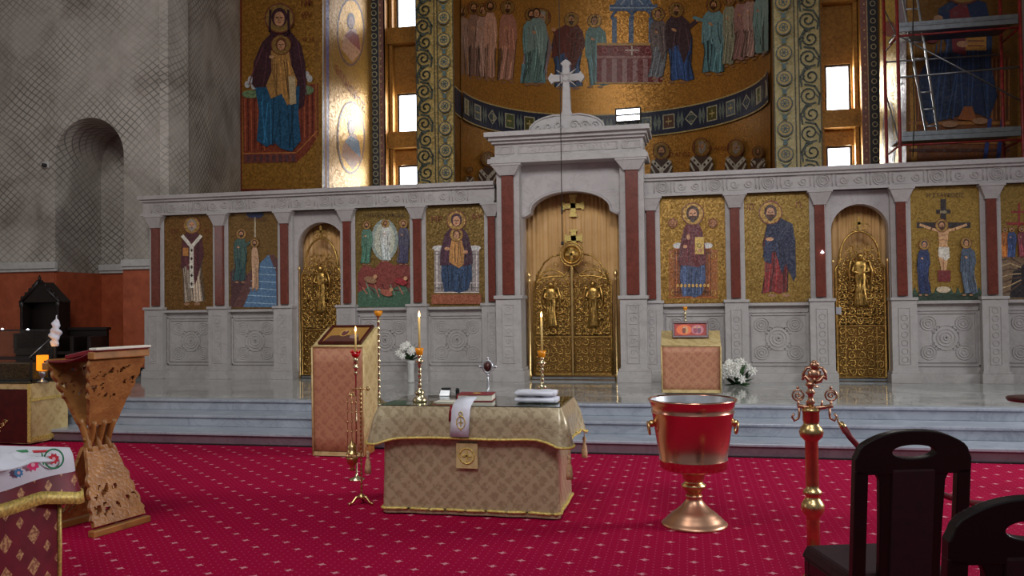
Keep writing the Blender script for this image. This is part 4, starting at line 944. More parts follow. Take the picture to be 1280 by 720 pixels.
# royal gates
YG = YI+.05
gates = empty('royal_gates', (cx, YG, DZ), 'pair of gilded openwork gates with relief figures in the wide middle portal', 'gate')
def zy(py, px=716): return ZY(px, py, YG)
zm = zy(318)
for s in (-1, 1):
    leaf = MB(); inner = cx+s*.012; outer = cx+s*(hw-.14)
    lo, hi = min(inner, outer), max(inner, outer); ztop_in = zy(333); z0 = DZ+.07; zmid = zy(421); lw = hi-lo
    # arched outline: low by the hinge, high by the meeting edge
    zo = zy(352)
    prof = [(outer, z0), (outer, zo)]
    for i in range(1, 11):
        t = i/10; prof.append((outer+(inner-outer)*t*.8, zo+(zy(345)-zo)*math.sin(PI*t*.5)*.9+.02*math.sin(PI*t)))
    prof += [(inner, ztop_in), (inner, z0)]
    b = MB(); b.box(lo, hi, YG, YG+.012, z0, zmid)
    for xx in (lo, hi-.03): b.box(xx, xx+.03, YG-.01, YG+.012, z0, zo)
    lf = b.build('gate_leaf', M['gateback'], gates)
    m = MB(); m.tube([(p, YG-.008, q) for p, q in prof], .018, 6)
    m.box(lo, hi, YG-.02, YG, zmid-.012, zmid+.012); m.box(lo, hi, YG-.02, YG, z0, z0+.035)
    vine(m, lo+.02, hi-.02, z0+.05, zmid-.02, YG-.008, .115, .0085, 1+s)
    vine(m, lo+.02, hi-.02, zmid+.03, zo+.12, YG-.008, .105, .011, 5+s); vine(m, lo+.0, hi-.0, zmid+.03, zo-.1, YG+.006, .082, .010, 15+s); m.tube([(lo+.03, YG, zo-.02), (lo+lw*.3, YG, zmid+.2), (hi-.03, YG, zo-.02)], .012, 5)
    m.tube([(a_, YG-.008, b_) for a_, b_ in arc((lo+hi)/2, zo-.05, lw*.40, 0, 180, 20)], .014, 6)
    m.build('scrollwork', M['gate'], lf)
    f = MB(); relief_figure(f, (lo+hi)/2+s*.02, YG-.05, zy(408), zy(347)-zy(408)); f.build('relief_figure', M['gate'], lf)
    po = MB(); xo = cx+s*(hw-.07)
    po.lathe([(.03,DZ),(.03,DZ+.08),(.02,DZ+.1),(.02,zy(352)),(.03,zy(350)),(.016,zy(348)),(.035,zy(345)),(.035,zy(342)),(.0,zy(337))], (xo, YG-.02, 0), 12)
    po.build('gate_post', M['brass'], gates)
    cr = MB(); cr.tube([(cx+s*a_, YG-.02, b_) for a_, b_ in ((.55,zy(352)),(.5,zy(340)),(.42,zy(328)),(.30,zy(320)),(.17,zm))], .014, 6)
    for k in range(3): cr.tube([(p, YG-.02, q) for p, q in spiral(cx+s*(.24+.12*k), zy(330+5*k), .05, 0, 1.4, s)], .008, 4)
    cr.build('curved_crest', M['gate'], gates)
me_ = MB()
for r in (.175, .135): me_.tube([(p, YG-.03, q) for p, q in arc(cx, zm, r, 0, 360, 28)[:-1]], .014, 6, closed=True)
me_.lathe([(.0,0),(.13,.0),(.13,.012),(0,.02)], (cx, YG-.02, zm), 24, ax=Matrix.Rotation(PI/2, 4, 'X'))
me_.box(cx-.09, cx+.09, YG-.05, YG-.035, zm-.018, zm+.018).box(cx-.018, cx+.018, YG-.05, YG-.035, zm-.1, zm+.1)
for k in range(12): g = k*PI/6; me_.tube([(cx+.18*math.cos(g), YG-.03, zm+.18*math.sin(g)), (cx+.215*math.cos(g), YG-.03, zm+.215*math.sin(g))], [.012,.003], 5)
me_.build('round_medallion', M['gate'], gates)
MB().box(cx-.012, cx+.012, YG-.035, YG-.012, DZ+.07, zm-.18).build('meeting_bar', M['brass'], gates)
MB().box(cx-hw+.1, cx+hw-.1, YG-.05, YG+.03, DZ+.012, DZ+.045).build('threshold_bar', M['steel'], gates)
# side gates
def side_gate(d, pxm, ytop, label, lock):
    x0, x1, zt_, zs_ = d; lo, hi = x0+.05, x1-.06; c = (lo+hi)/2; r = (hi-lo)/2; zsq = ZY(pxm, ytop+42, YG); zt2 = ZY(pxm, ytop+6, YG); z0 = DZ+.06; zmid = DZ+ .78
    e = empty('side_gate', (c, YG, DZ), label, 'gate')
    A = [(lo, zsq-.12), (lo+.06, zsq-.02)] + [(c+r*.82*math.cos(t), zsq+(zt2-zsq)*math.sin(t)) for t in [PI-PI*i/16 for i in range(17)]] + [(hi-.06, zsq-.02), (hi, zsq-.12)]
    prof = [(lo, z0)]+A+[(hi, z0)]
    b = MB().box(lo, hi, YG, YG+.012, z0, zmid)
    for xx in (lo, hi-.03): b.box(xx, xx+.03, YG-.01, YG+.012, z0, zsq-.1)
    lf = b.build('gate_leaf', M['gateback'], e)
    m = MB(); m.tube([(p, YG-.008, q) for p, q in prof], .018, 6, closed=True)
    m.box(lo, hi, YG-.02, YG, zmid-.01, zmid+.01); m.box(lo+.11, lo+.125, YG-.015, YG, z0, zmid); m.box(hi-.125, hi-.11, YG-.015, YG, z0, zmid)
    vine(m, lo+.02, hi-.02, z0+.02, zmid-.02, YG-.008, .12, .009, 3); vine(m, lo+.02, hi-.02, zmid+.02, zsq+.02, YG-.008, .115, .011, 8); vine(m, lo, hi, zmid+.02, zsq-.1, YG+.006, .085, .010, 12); vine(m, c-r*.55, c+r*.55, zsq, zsq+.22, YG-.005, .1, .009, 4)
    for s in (-1, 1): m.tube([(p, YG-.008, q) for p, q in spiral(c+s*r*.4, zsq+.04, .12, 0, 1.4, s)], .009, 4)
    m.build('scrollwork', M['gate'], lf)
    f = MB(); relief_figure(f, c, YG-.05, zmid+.28, .80); f.build('relief_figure', M['gate'], lf)
    cr = MB(); cr.box(c-.018, c+.018, YG-.03, YG-.01, zt2, zt2+.2).box(c-.08, c+.08, YG-.03, YG-.01, zt2+.09, zt2+.125)
    for s in (-1, 1): cr.tube([(p, YG-.02, q) for p, q in spiral(c+s*.08, zt2+.05, .06, 0, 1.3, s)], .009, 4)
    cr.build('cross_finial', M['gate'], lf)
    po = MB()
    for xx in (x0+.015, x1-.02): po.lathe([(.02,DZ),(.02,DZ+.06),(.013,DZ+.08),(.013,zsq-.05),(.022,zsq-.03),(.022,zsq),(0,zsq+.03)], (xx, YG-.02, 0), 10)
    po.build('gate_posts', M['brass'], e)
    MB().box(lo, hi, YG-.04, YG+.03, DZ+.01, DZ+.04).build('threshold_bar', M['steel'], e)
    if lock: MB().box(lo-.01, lo+.06, YG-.05, YG-.012, ZY(1045,393,YG), ZY(1045,384,YG)).build('lock', M['tin'], e, bev=.004)
side_gate(dl, 401, 292, 'gilded openwork gate with relief figure in the narrow doorway left of the portal', False)
side_gate(dr, 1075, 283, 'gilded openwork gate with a small lock in the narrow doorway right of the portal', True)
# ------------------------------------------------------------ hanging cable in front of the portal, wall camera
m = MB(); q = PY(703, 304, YF-.35)
m.tube([(q.x, YF-.35, 9), (q.x, YF-.35, 5), (q.x, YF-.35, q.z)], .006, 5); cb_ = m.build('hanging_cable', M['cable']); tag(cb_, 'thin dark cable hanging in front of the middle portal', 'cable')
MB().lathe([(.0,-.06),(.014,-.05),(.014,.05),(0,.06)], (q.x, YF-.35, ZY(703, 263, YF-.35)), 8).build('weight', M['black'], cb_)
MB().lathe([(.0,-.03),(.02,-.02),(.02,.02),(0,.03)], (q.x, YF-.35, q.z), 8).build('end_plug', M['black'], cb_)
q = PY(59, 206, YW)
e = empty('wall_camera', (q.x, YW, q.z), 'tiny white camera mounted on the plaster left of the arched niche', 'camera')
MB().box(q.x-.05, q.x+.05, YW-.04, YW, q.z-.06, q.z+.06).build('mount', M['cornice'], e, bev=.01)
MB().lathe([(.0,-.05),(.035,-.04),(.035,.03),(0,.04)], (q.x, YW-.07, q.z-.02), 12, ax=Matrix.Rotation(PI/2,4,'X')).build('lens', M['black'], e)
# ------------------------------------------------------------ scaffold and ladder behind the screen on the right
YS = 15.0
def s_at(px, py, Y=YS): return PY(px, py, Y)
sca = empty('scaffold', (s_at(1190, 170).x, YS+.4, DZ), 'red steel scaffold with two grey decks in front of the dark blue wall mosaic', 'scaffold')
xs0 = s_at(1123, 100).x; xs1 = s_at(1277, 100).x; D = .85
for x, y in ((xs0, YS), (xs0-.02, YS+D), (xs1, YS), (xs1, YS+D)):
    MB().tube([(x, y, DZ), (x, y, 7.5)], .028, 8).build('standard', M['redpaint'], sca)
zd1 = ZY(1180, 170, YS); zd2 = ZY(1180, 32, YS)
for z in (zd1, zd2):
    m = MB()
    for k in range(2): m.box(xs0+.04, xs1-.04, YS+.03+k*.41, YS+.40+k*.41, z+.0, z+.05)
    m.box(xs0+.03, xs1-.03, YS-.02, YS+.03, z-.06, z+.10); m.box(xs0+.03, xs1-.03, YS-.03, YS+.0, z+.02, z+.05)
    m.build('deck', M['steel'], sca, bev=.005)
for z in (zd1-.12, zd2-.12, 1.2, 2.6):
    for x in (xs0, xs1): MB().tube([(x, YS, z), (x, YS+D, z)], .02, 6).build('transom', M['redpaint'], sca)
    MB().tube([(xs0, YS, z), (xs1, YS, z)], .018, 6).build('ledger', M['redpaint'], sca)
for z in ((zd1+zd2)/2+.1, ): 
    MB().tube([(xs0, YS, z), (xs1, YS, z+.05)], .018, 6).tube([(xs0, YS+D, z+.5), (xs1, YS+D, z+.5)], .016, 6).build('guard_rail', M['steel'], sca)
MB().tube([(xs0, YS, zd2-.1), (xs1, YS, zd1+.5)], .014, 6).tube([(xs0, YS, zd1-.1), (xs0, YS+D, zd1+.9)], .014, 6).tube([(xs0, YS, zd2-.15), (xs0, YS+D, zd2+.6)], .014, 6).build('diagonal_brace', M['steel'], sca)
ladd = empty('ladder', (s_at(1150,150,YS+.3).x, YS+.3, zd1+.05), 'aluminium ladder leaning between the two scaffold decks', 'ladder')
a0, a1 = s_at(1118, -60, YS+.35), s_at(1158, 155, YS+.15); b0, b1 = s_at(1128, -60, YS+.35), s_at(1163, 155, YS+.15)
a1.z = b1.z = zd1+.06
for a, b in ((a0, a1), (b0+Vector((.12,0,0)), b1+Vector((.12,.0,0)))): MB().tube([a, b], .022, 4).build('rail', M['ladder'], ladd)
for k in range(11): t = (k+.5)/11; MB().tube([a0.lerp(a1, t), (b0+Vector((.12,0,0))).lerp(b1+Vector((.12,0,0)), t)], .016, 6).build('rung', M['ladder'], ladd)
o = MB().tube([s_at(1142, -80, YS-.05), s_at(1141, 80, YS-.05), s_at(1143, 150, YS-.05), s_at(1141, 196, YS-.05)], .008, 5).build('hanging_rope', M['cable']); tag(o, 'thin dark rope hanging down past the scaffold ladder', 'rope')
o = MB().lathe([(0,0),(.025,.01),(0,.05)], PY(1028, 317, YI-.14), 10).build('spot_light', M['ledwhite']); tag(o, 'tiny white light on the pillar left of the right gate', 'light')
# ------------------------------------------------------------ draped cloths
def rrect(w, d, r, n=10):
    P_ = []
    for (cx_, cy_, a0) in ((w/2-r, d/2-r, 0), (-w/2+r, d/2-r, 90), (-w/2+r, -d/2+r, 180), (w/2-r, -d/2+r, 270)):
        for i in range(n+1):
            a = math.radians(a0+90*i/n); P_.append(((cx_+r*math.cos(a), cy_+r*math.sin(a)), (math.cos(a), math.sin(a))))
    out = []
    for i, (p, nn) in enumerate(P_):
        q, nq = P_[(i+1) % len(P_)]; L = math.hypot(q[0]-p[0], q[1]-p[1]); k = max(1, int(L/.03))
        for j in range(k): t = j/k; out.append(((p[0]+(q[0]-p[0])*t, p[1]+(q[1]-p[1])*t), (nn[0]+(nq[0]-nn[0])*t, nn[1]+(nq[1]-nn[1])*t)))
    return out
def drape(w, d, r, ztop, drop, flare, rows=8, top=True):
    """drop(x,y,corner)->length, flare(x,y,corner,t)->outward offset; local coords"""
    per = rrect(w, d, r); n = len(per); m = MB(); V = []; hem = []
    for j in range(rows+1):
        t = j/rows
        for (x, y), (nx_, ny_) in per:
            cr = max(0, 1-math.hypot(abs(x)-w/2, abs(y)-d/2)/.22)
            f = flare(x, y, cr, t); z = ztop - drop(x, y, cr)*t - (0 if t else 0)
            V.append((x+nx_*f, y+ny_*f, z))
    F = [(j*n+i, (j+1)*n+i, (j+1)*n+(i+1)%n, j*n+(i+1)%n) for j in range(rows) for i in range(n)]
    m.add(V, F, 0, True)
    if top: m.add([(V[i][0], V[i][1], ztop) for i in range(n)], [list(range(n))])
    return m, [V[rows*n+i] for i in range(n)]
# baptism table
tx0, tx1, ty0, ty1 = -2.25, -.90, 5.92, 6.62; tcx, tcy = (tx0+tx1)/2, (ty0+ty1)/2; TW, TD = tx1-tx0, ty1-ty0; TZ = .80
tb = empty('covered_table', (tcx, tcy, 0), 'table wrapped in a floor length gold brocade skirt, in the middle of the red carpet', 'table')
m, hem = drape(TW-.04, TD-.04, .03, TZ-.006, lambda x,y,c: TZ-.018, lambda x,y,c,t: .006*math.sin(x*21+y*13)*t+.012*t*t*c)
m.build('skirt', M['brocade'], tb, world=False)
mm = MB(); mm.tube([(x*1.004, y*1.006, .045) for x, y, z in hem], .011, 5, closed=True, flat=1.5); mm.build('hem_braid', M['trim'], tb, world=False)
oc = empty('overcloth', (tcx, tcy, 0), 'gold brocade overcloth with yellow braid edge and tassels, spread on the middle table', 'tablecloth')
def dropf(x, y, c): return .232 + .05*c*c + .003*math.sin(x*9) + (.03 if x > TW/2-.03 and abs(y) < TD/2-.1 else 0)
def flf(x, y, c, t): return .022*min(1, t*3) + t*(.010+.07*c*c) + .004*t*math.sin(x*17+y*23)
m, hem = drape(TW+.02, TD+.02, .02, TZ, dropf, flf, 10)
m.build('cloth', M['brocade'], oc, world=False)
MB().tube([(x, y, z+.006) for x, y, z in hem], .010, 5, closed=True, flat=1.6).build('braid_edge', M['trim'], oc, world=False)
for k, (sx, sy) in enumerate(((-1,-1),(1,-1),(1,1),(-1,1))):
    h = min(hem, key=lambda q: math.hypot(q[0]-sx*(TW/2+.1), q[1]-sy*(TD/2+.1)))
    m = MB(); x, y, z = h
    m.tube([(x, y, z), (x, y, z-.05)], .004, 5)
    m.lathe([(.0,-.04),(.012,-.05),(.016,-.065),(.010,-.08),(.014,-.085),(.009,-.095),(.018,-.12),(.024,-.17),(.024,-.21),(.0,-.21)], (x, y, z), 12)
    m.build('tassel', M['tassel'], oc, world=False)
m = MB(); zc = .58
q = PY(582, 571, tcy-TD/2-.05); ex, ez = q.x-tcx, q.z; ey = -TD/2-.012
m.box(ex-.08, ex+.08, ey-.004, ey+.01, ez-.09, ez+.09)
em = m.build('emblem_patch', M['beigelining'], tb, world=False)
m = MB()
m.tube([(p, ey-.006, r_) for p, r_ in arc(ex, ez, .055, 0, 360, 20)[:-1]], .006, 5, closed=True); m.box(ex-.035, ex+.035, ey-.01, ey-.004, ez-.006, ez+.006).box(ex-.006, ex+.006, ey-.01, ey-.004, ez-.04, ez+.04)
m.build('round_cross_emblem', M['trim'], em, world=False)
gl = MB().box(-TW/2, TW/2, -TD/2, TD/2, TZ+.001, TZ+.006).build('glass_sheet', M['glass'], None, world=False); gl.location = (tcx, tcy, 0)
tag(gl, 'clear glass sheet covering the top of the middle table', 'glass sheet')
GZ = TZ+.007
# candlesticks with burning candles
def candlestick(px, py, topcup, label, hcandle, z0=None, name='candlestick', cup=True):
    q = PZ(px, py, GZ) if z0 is None else PZ(px, py, z0); Y = q.y; z0 = q.z
    zc_ = ZY(px, topcup, Y); H = zc_-z0
    e = empty(name, q, label, 'candlestick', 'brass candlesticks with amber cups')
    pr = [(0,0),(.052,0),(.055,.012),(.045,.03),(.028,.045),(.034,.055),(.036,.075),(.02,.09),(.012,.10)]
    z = .10; k = 0
    while z < H-.075:
        pr += [(.010, z+.008), (.019, z+.022), (.010, z+.036)] if k % 2 == 0 else [(.012, z+.006), (.014, z+.018), (.010, z+.03)]
        z += .04; k += 1
    pr += [(.012, H-.06), (.030, H-.05), (.034, H-.042), (.012, H-.03), (.014, H-.012), (.022, H)]
    MB().lathe(pr, (0,0,0), 16).build('stem', M['silverbrass'], e, world=False)
    MB().lathe([(.012,H-.005),(.026,H+.005),(.030,H+.03),(.034,H+.055),(.031,H+.055),(.026,H+.032),(.010,H+.02)], (0,0,0), 16).build('drip_cup', M['cup'], e, world=False)['label'] = 'amber cup'
    return e, q, H
def candle(q, H, h, label, r=.0085, col='wax'):
    e = empty('candle', q+Vector((0,0,H+.018)), label, 'candle', 'burning beeswax candles')
    MB().lathe([(r,0),(r,h-.004),(r*.5,h)], (0,0,0), 10).build('wax', M[col], e, world=False)
    MB().tube([(0,0,h-.002),(.001,0,h+.008)], .0012, 5).build('wick', M['black'], e, world=False)
    MB().lathe([(0,h+.002),(.007,h+.010),(.009,h+.02),(.006,h+.034),(.0,h+.052)], (0,0,0), 10).build('flame', M['flame'], e, world=False)['label'] = 'bright flame'
    l = bpy.data.lights.new('candle_light', 'POINT'); l.energy = .25; l.color = (1,.6,.3); l.shadow_soft_size = .02; lo_ = bpy.data.objects.new('candle_light', l); col_.objects.link(lo_); lo_.location = (0,-.03,h+.05); lo_.parent = e
col_ = bpy.context.scene.collection
e, q, H = candlestick(525, 502, 444, 'pale brass candlestick at the left end of the middle table', 0)
candle(q, H, ZY(525, 400, q.y)-q.z-H, 'burning slim candle at the left end of the middle table')
e, q, H = candlestick(678, 494, 447, 'pale brass candlestick behind the folded white towels', 0)
candle(q, H, ZY(678, 400, q.y)-q.z-H, 'burning slim candle above the folded white towels')
e, q, H = candlestick(858, 478, 388, 'brass candlestick with amber cup on the dais behind the right lectern', 0, DZ)
# tall candlestick left of table
q = PZ(474, 506, DZ); H = ZY(475, 396, q.y)-q.z
e = empty('tall_candlestick', q, 'tall thin beaded brass candlestick with an unlit amber cup, beside the left lectern', 'candlestick')
pr = [(0,0),(.12,0),(.12,.02),(.06,.04),(.025,.07)]; z = .07
while z < H-.02: pr += [(.016,z),(.016,z+.05),(.027,z+.06),(.016,z+.07)]; z += .075
pr += [(.03,H)]
MB().lathe(pr, (0,0,0), 12).build('beaded_stem', M['silverbrass'], e, world=False)
MB().lathe([(.02,H),(.045,H+.03),(.05,H+.07),(.042,H+.07),(.03,H+.03),(.0,H+.02)], (0,0,0), 12).build('drip_cup', M['cup'], e, world=False)
# books and papers
q = PZ(596, 500, GZ); R15 = Matrix.Rotation(.10, 4, 'Z')
bk = empty('service_book', (q.x, q.y, GZ), 'thick closed red leather book lying on the middle table', 'book'); w, d, h = .27, .21, .052
MB().box(-w/2, w/2, -d/2, d/2, 0, .006, T=R15).box(-w/2, w/2, -d/2, d/2, h-.006, h, T=R15).box(-w/2-.004, -w/2+.006, -d/2, d/2, 0, h, T=R15).build('cover', M['bookred'], bk, world=False, bev=.002)
MB().box(-w/2+.006, w/2-.006, -d/2+.005, d/2-.005, .006, h-.006, T=R15).build('page_block', M['paper'], bk, world=False)
m = MB()
for r_ in (.03, .022): m.tube([R15 @ Vector((a_, b_, h+.001)) for a_, b_ in arc(0, 0, r_, 0, 360, 16)[:-1]], .002, 4, closed=True)
m.box(-.012, .012, -.002, .002, h, h+.002, T=R15).box(-.002, .002, -.016, .016, h, h+.002, T=R15).build('gold_stamp', M['trim'], bk, world=False)
q2 = PZ(560, 502, GZ)
o = MB().box(-.09, .09, -.06, .06, 0, .004).box(-.08, .1, -.055, .065, .004, .008).build('loose_papers', M['paper'], None); o.location = (q2.x, q2.y, GZ); o.rotation_euler.z = -.1; tag(o, 'white booklet left of the red book', 'booklet')
q3 = PZ(555, 495, GZ); e = empty('small_photo_stand', (q3.x, q3.y+.03, GZ), 'small dark folded box standing behind the white booklet', 'box')
MB().taper((-.045,.045,-.03,.03), (-.035,.045,.0,.03), 0, .05).build('box', M['steel'], e, world=False, bev=.003); MB().box(-.03, .04, -.01, .035, .05, .062).build('lid', M['black'], e, world=False, bev=.003)
q4 = PZ(572, 494, GZ); o = MB().box(-.015, .015, -.01, .01, 0, .05).box(-.012,.012,-.008,.008,.05,.058).build('small_bottle', M['black'], None, bev=.004); o.location = (q4.x, q4.y, GZ); tag(o, 'tiny black bottle beside the upper left corner of the red book', 'bottle')
# white stole hanging over the front edge
sx_ = PY(579, 510, tcy-TD/2-.04).x; yb_ = tcy-TD/2
zlow = ZY(577, 546, yb_-.06)
m = MB(); wS = .067
path = [(yb_+.12, GZ+.05), (yb_+.02, GZ+.03), (yb_-.035, GZ+.004), (yb_-.05, TZ-.02), (yb_-.058, TZ-.12), (yb_-.064, zlow)]
V = []
for i, (y, z) in enumerate(path):
    s = -.012*i/5
    V += [(sx_-wS+s-.003*i, y, z), (sx_+s, y-.003, z), (sx_+wS+s-.002*i, y, z)]
F = [(3*i+j, 3*i+j+1, 3*i+j+4, 3*i+j+3) for i in range(5) for j in range(2)]
m.add(V, F, 0, True); e = empty('white_stole', (sx_, yb_-.03, TZ), 'narrow white stole with a gold emblem hanging over the front edge of the table', 'stole')
o = m.build('cloth_strip', M['white'], e); sol = o.modifiers.new('t', 'SOLIDIFY'); sol.thickness = .005
m = MB(); zc = (TZ+zlow)/2+.0; yy = yb_-.069
m.tube([(a_, yy, b_) for a_, b_ in arc(sx_-.012, zc, .032, 0, 360, 18, .045)[:-1]], .004, 4, closed=True); m.box(sx_-.015, sx_-.009, yy-.003, yy+.003, zc-.03, zc+.03).box(sx_-.03, sx_+.006, yy-.003, yy+.003, zc-.003, zc+.003)
m.tube([(a_, yy, b_) for a_, b_ in arc(sx_-.012, zc+.062, .014, 0, 360, 10)[:-1]], .004, 4, closed=True); m.ball((sx_-.012, yy, zc-.055), .007)
m.build('gold_emblem', M['trim'], e)
o = MB().tube([(sx_-wS-.02, yb_-.035, GZ+.003), (sx_-wS-.025, yb_-.05, TZ-.03), (sx_-wS-.028, yb_-.056, TZ-.10)], .012, 5, flat=.3).build('ribbon_bookmark', M['bookred']); tag(o, 'short dark red ribbon hanging left of the white stole', 'ribbon')
# hand cross / reliquary
q = PZ(610, 492, GZ); e = empty('hand_cross', (q.x, q.y, GZ), 'silver standing hand cross with a dark red enamel heart, behind the red book', 'cross')
zt_ = ZY(610, 447, q.y)-GZ
MB().lathe([(0,0),(.04,0),(.04,.008),(.02,.02),(.009,.035),(.013,.06),(.008,.08),(.012,.10),(.007,.12),(.007,zt_-.12)], (0,0,0), 14).build('foot', M['tin'], e, world=False)
m = MB(); zc = zt_-.075
m.tube([(a_, 0, b_) for a_, b_ in arc(0, zc, .038, 0, 360, 20, .052)[:-1]], .009, 5, closed=True)
for a in (0, 90, 180, 270):
    g = math.radians(a); m.tube([(.036*math.cos(g), 0, zc+.048*math.sin(g)), (.062*math.cos(g), 0, zc+.068*math.sin(g))], .009, 5); m.ball((.066*math.cos(g), 0, zc+.07*math.sin(g)), .013, 8)
m.build('silver_frame', M['tin'], e, world=False)
MB().lathe([(0,-.006),(.03,-.006),(.03,.006),(0,.012)], (0,0,zc), 16, ax=Matrix.Rotation(PI/2,4,'X') @ Matrix.Diagonal((1,1.3,1,1))).build('enamel_heart', M['dframe'], e, world=False)
# towels
q = PZ(673, 503, GZ)
for k in range(2):
    m = MB(); w, d = .30-.01*k, .16; prof = []
    h = .044
    V = []; 
    for i in range(17):
        t = i/16; x = -w/2+w*t
        sec = [(-d/2, .004), (-d/2-.006, h*.5), (-d/2, h*.9), (-d/4, h+.003*math.sin(t*9+k)), (d/4, h), (d/2, h*.9), (d/2, .004)]
        e_ = .012 if i in (0, 16) else 0
        V += [(x, y*(1-e_*4), z*(1-e_*10 if e_ and z > .01 else 1)+.002*math.sin(t*14+j)) for j, (y, z) in enumerate(sec)]
    F = [(i*7+j, (i+1)*7+j, (i+1)*7+j+1, i*7+j+1) for i in range(16) for j in range(6)] + [(i*7, i*7+6, (i+1)*7+6, (i+1)*7) for i in range(16)] + [list(range(7)), [16*7+j for j in range(7)][::-1]]
    m.add(V, F, 0, True); m.tube([(-w/2-.002, -d/2+.02, h*.5), (-w/2-.002, d/2-.02, h*.5)], h*.42, 8); m.tube([(-w/2+.02, -d/2-.006, h*.5), (w/2-.02, -d/2-.006, h*.5)], h*.32, 8)
    o = m.build('folded_towel', M['white'], None); o.location = (q.x-.006*k, q.y, GZ+.002+k*.048); o.rotation_euler.z = .05*k
    tag(o, ('lower' if k == 0 else 'upper')+' of the two folded white towels at the right end of the middle table', 'towel', 'folded white towels')
# ------------------------------------------------------------ copper font
q = PZ(868, 656, 0); e = empty('baptismal_font', q, 'large bucket-shaped copper baptismal font on a round foot, standing on the carpet', 'baptismal font')
s_ = 1
MB().lathe([(0,0),(.222,0),(.226,.012),(.214,.022),(.205,.032),(.19,.042),(.186,.052),(.165,.066),(.16,.076),(.125,.10),(.085,.135),(.06,.165),(.052,.19),(.06,.20),(.052,.21)], (0,0,0), 48).build('foot', M['coppermat'], e, world=False)
MB().lathe([(.052,.205),(.05,.225),(.062,.24),(.082,.262),(.084,.275),(.066,.29),(.058,.305),(.07,.315),(.075,.33),(.08,.36),(.10,.375),(.0,.376)], (0,0,0), 32).build('stem_knop', M['brass'], e, world=False)
m = MB(); m.lathe([(.0,.372),(.15,.375),(.215,.39),(.228,.40),(.230,.445),(.234,.45),(.234,.458),(.231,.463),(.278,.772),(.283,.776),(.283,.784),(.280,.788),(.292,.85),(.302,.858),(.302,.868),(.296,.872),(.290,.862)], (0,0,0), 64, cap=False); m.build('bowl', M['copper'], e, world=False)
MB().lathe([(.290,.862),(.272,.76),(.232,.48),(.2,.41),(0,.40)], (0,0,0), 48, cap=False).build('tinned_lining', M['tin'], e, world=False)
for a in (math.radians(12), math.radians(190)):
    T = Matrix.Rotation(a, 4, 'Z'); m = MB()
    m.add([], []); m.ball(T @ Vector((.283,0,.70)), .026, 10); m.ball(T @ Vector((.298,0,.70)), .013, 8)
    m.tube([T @ Vector((.303+.006*math.sin(t), .034*math.cos(t), .668+.042*math.sin(t))) for t in [2*PI*i/18 for i in range(18)]], .0075, 6, closed=True)
    m.build('ring_handle', M['brass'], e, world=False)
# ------------------------------------------------------------ box lecterns with icons
def boxlect(pl, pr, pyb, ytf, ytb, dep, z0, label, side_hem, rz=0, bl=0):
    a = PZ(pl, pyb, z0); b = PZ(pr, pyb, z0); w = b.x-a.x; c = (a+b)/2
    hf = ZY((pl+pr)/2, ytf, c.y)-z0; hb = ZY((pl+pr)/2, ytb, c.y+dep)-z0
    e = empty('lectern', (c.x, c.y+dep/2, z0), label, 'lectern', None, rz)
    t = .02; n = 12; y0, y1 = -dep/2, dep/2
    V = []; F = []
    def strip(xa, ya, xb, yb, zt0, zt1, zb0, zb1):
        o = len(V); 
        for j in range(7):
            for i in range(n+1):
                u = i/n; s = j/6; zt_ = zt0+(zt1-zt0)*u; zb_ = zb0+(zb1-zb0)*u
                x = xa+(xb-xa)*u; y = ya+(yb-ya)*u; k = .004*math.sin(i*1.7+j*.4)*s
                tp = 1+.03*(1-s)
                V.append((x*tp+k*(1 if xa == xb else 0), y-k*(1 if ya == yb else 0), zt_+(zb_-zt_)*s))
        for j in range(6):
            for i in range(n): F.append((o+j*(n+1)+i, o+(j+1)*(n+1)+i, o+(j+1)*(n+1)+i+1, o+j*(n+1)+i+1))
    m = MB(); strip(-w/2, y0, w/2, y0, hf, hf, bl+.01, bl+.01); m.add(V, F, 0, True); o = m.build('front_cloth', M['pinkbrocade'], e, world=False); o.modifiers.new('t','SOLIDIFY').thickness = .006
    V.clear(); F.clear(); strip(w/2, y0, w/2, y1, hf, hb, side_hem[0], side_hem[1]); strip(-w/2, y1, -w/2, y0, hb, hf, side_hem[1], side_hem[0])
    m = MB(); m.add(V, F, 0, True); o = m.build('side_cloth', M['beigelining'], e, world=False); o.modifiers.new('t','SOLIDIFY').thickness = .006; o['label'] = 'plain beige side cloth'
    W2 = w/2*1.03; y0 *= 1.03; y1 *= 1.03
    MB().add([(-W2,y0,hf),(W2,y0,hf),(W2,y1,hb),(-W2,y1,hb),(-W2,y0,hf-.02),(W2,y0,hf-.02),(W2,y1,hb-.02),(-W2,y1,hb-.02)], [(0,1,2,3),(7,6,5,4),(0,4,5,1),(1,5,6,2),(2,6,7,3),(3,7,4,0)]).build('slanted_top', M['beigelining'], e, world=False, bev=.01)
    m = MB(); m.box(-w/2*1.01, w/2*1.01, y0-.008, y0+.0, bl+.01, bl+.05)
    m.tube([(-w/2*1.02, y0-.005, hf-.01), (-w/2, y0-.005, bl+.02)], .01, 5); m.tube([(w/2*1.02, y0-.005, hf-.01), (w/2, y0-.005, bl+.02)], .01, 5); m.tube([(-W2, y0, hf), (W2, y0, hf)], .01, 5)
    m.build('braid', M['beigelining'], e, world=False)
    MB().box(-w/2+.03, w/2-.03, y0+.03, y1-.04, .0, min(hf, hb)-.05).build('wooden_stand', M['oakplain'], e, world=False)
    return e, c, w, hf, hb, y0, y1
e, c, w, hf, hb, y0, y1 = boxlect(390, 457, 571, 433, 409, .40, 0, 'tall lectern draped in pink brocade with beige sides, at the foot of the steps', (.06, .34), 0)
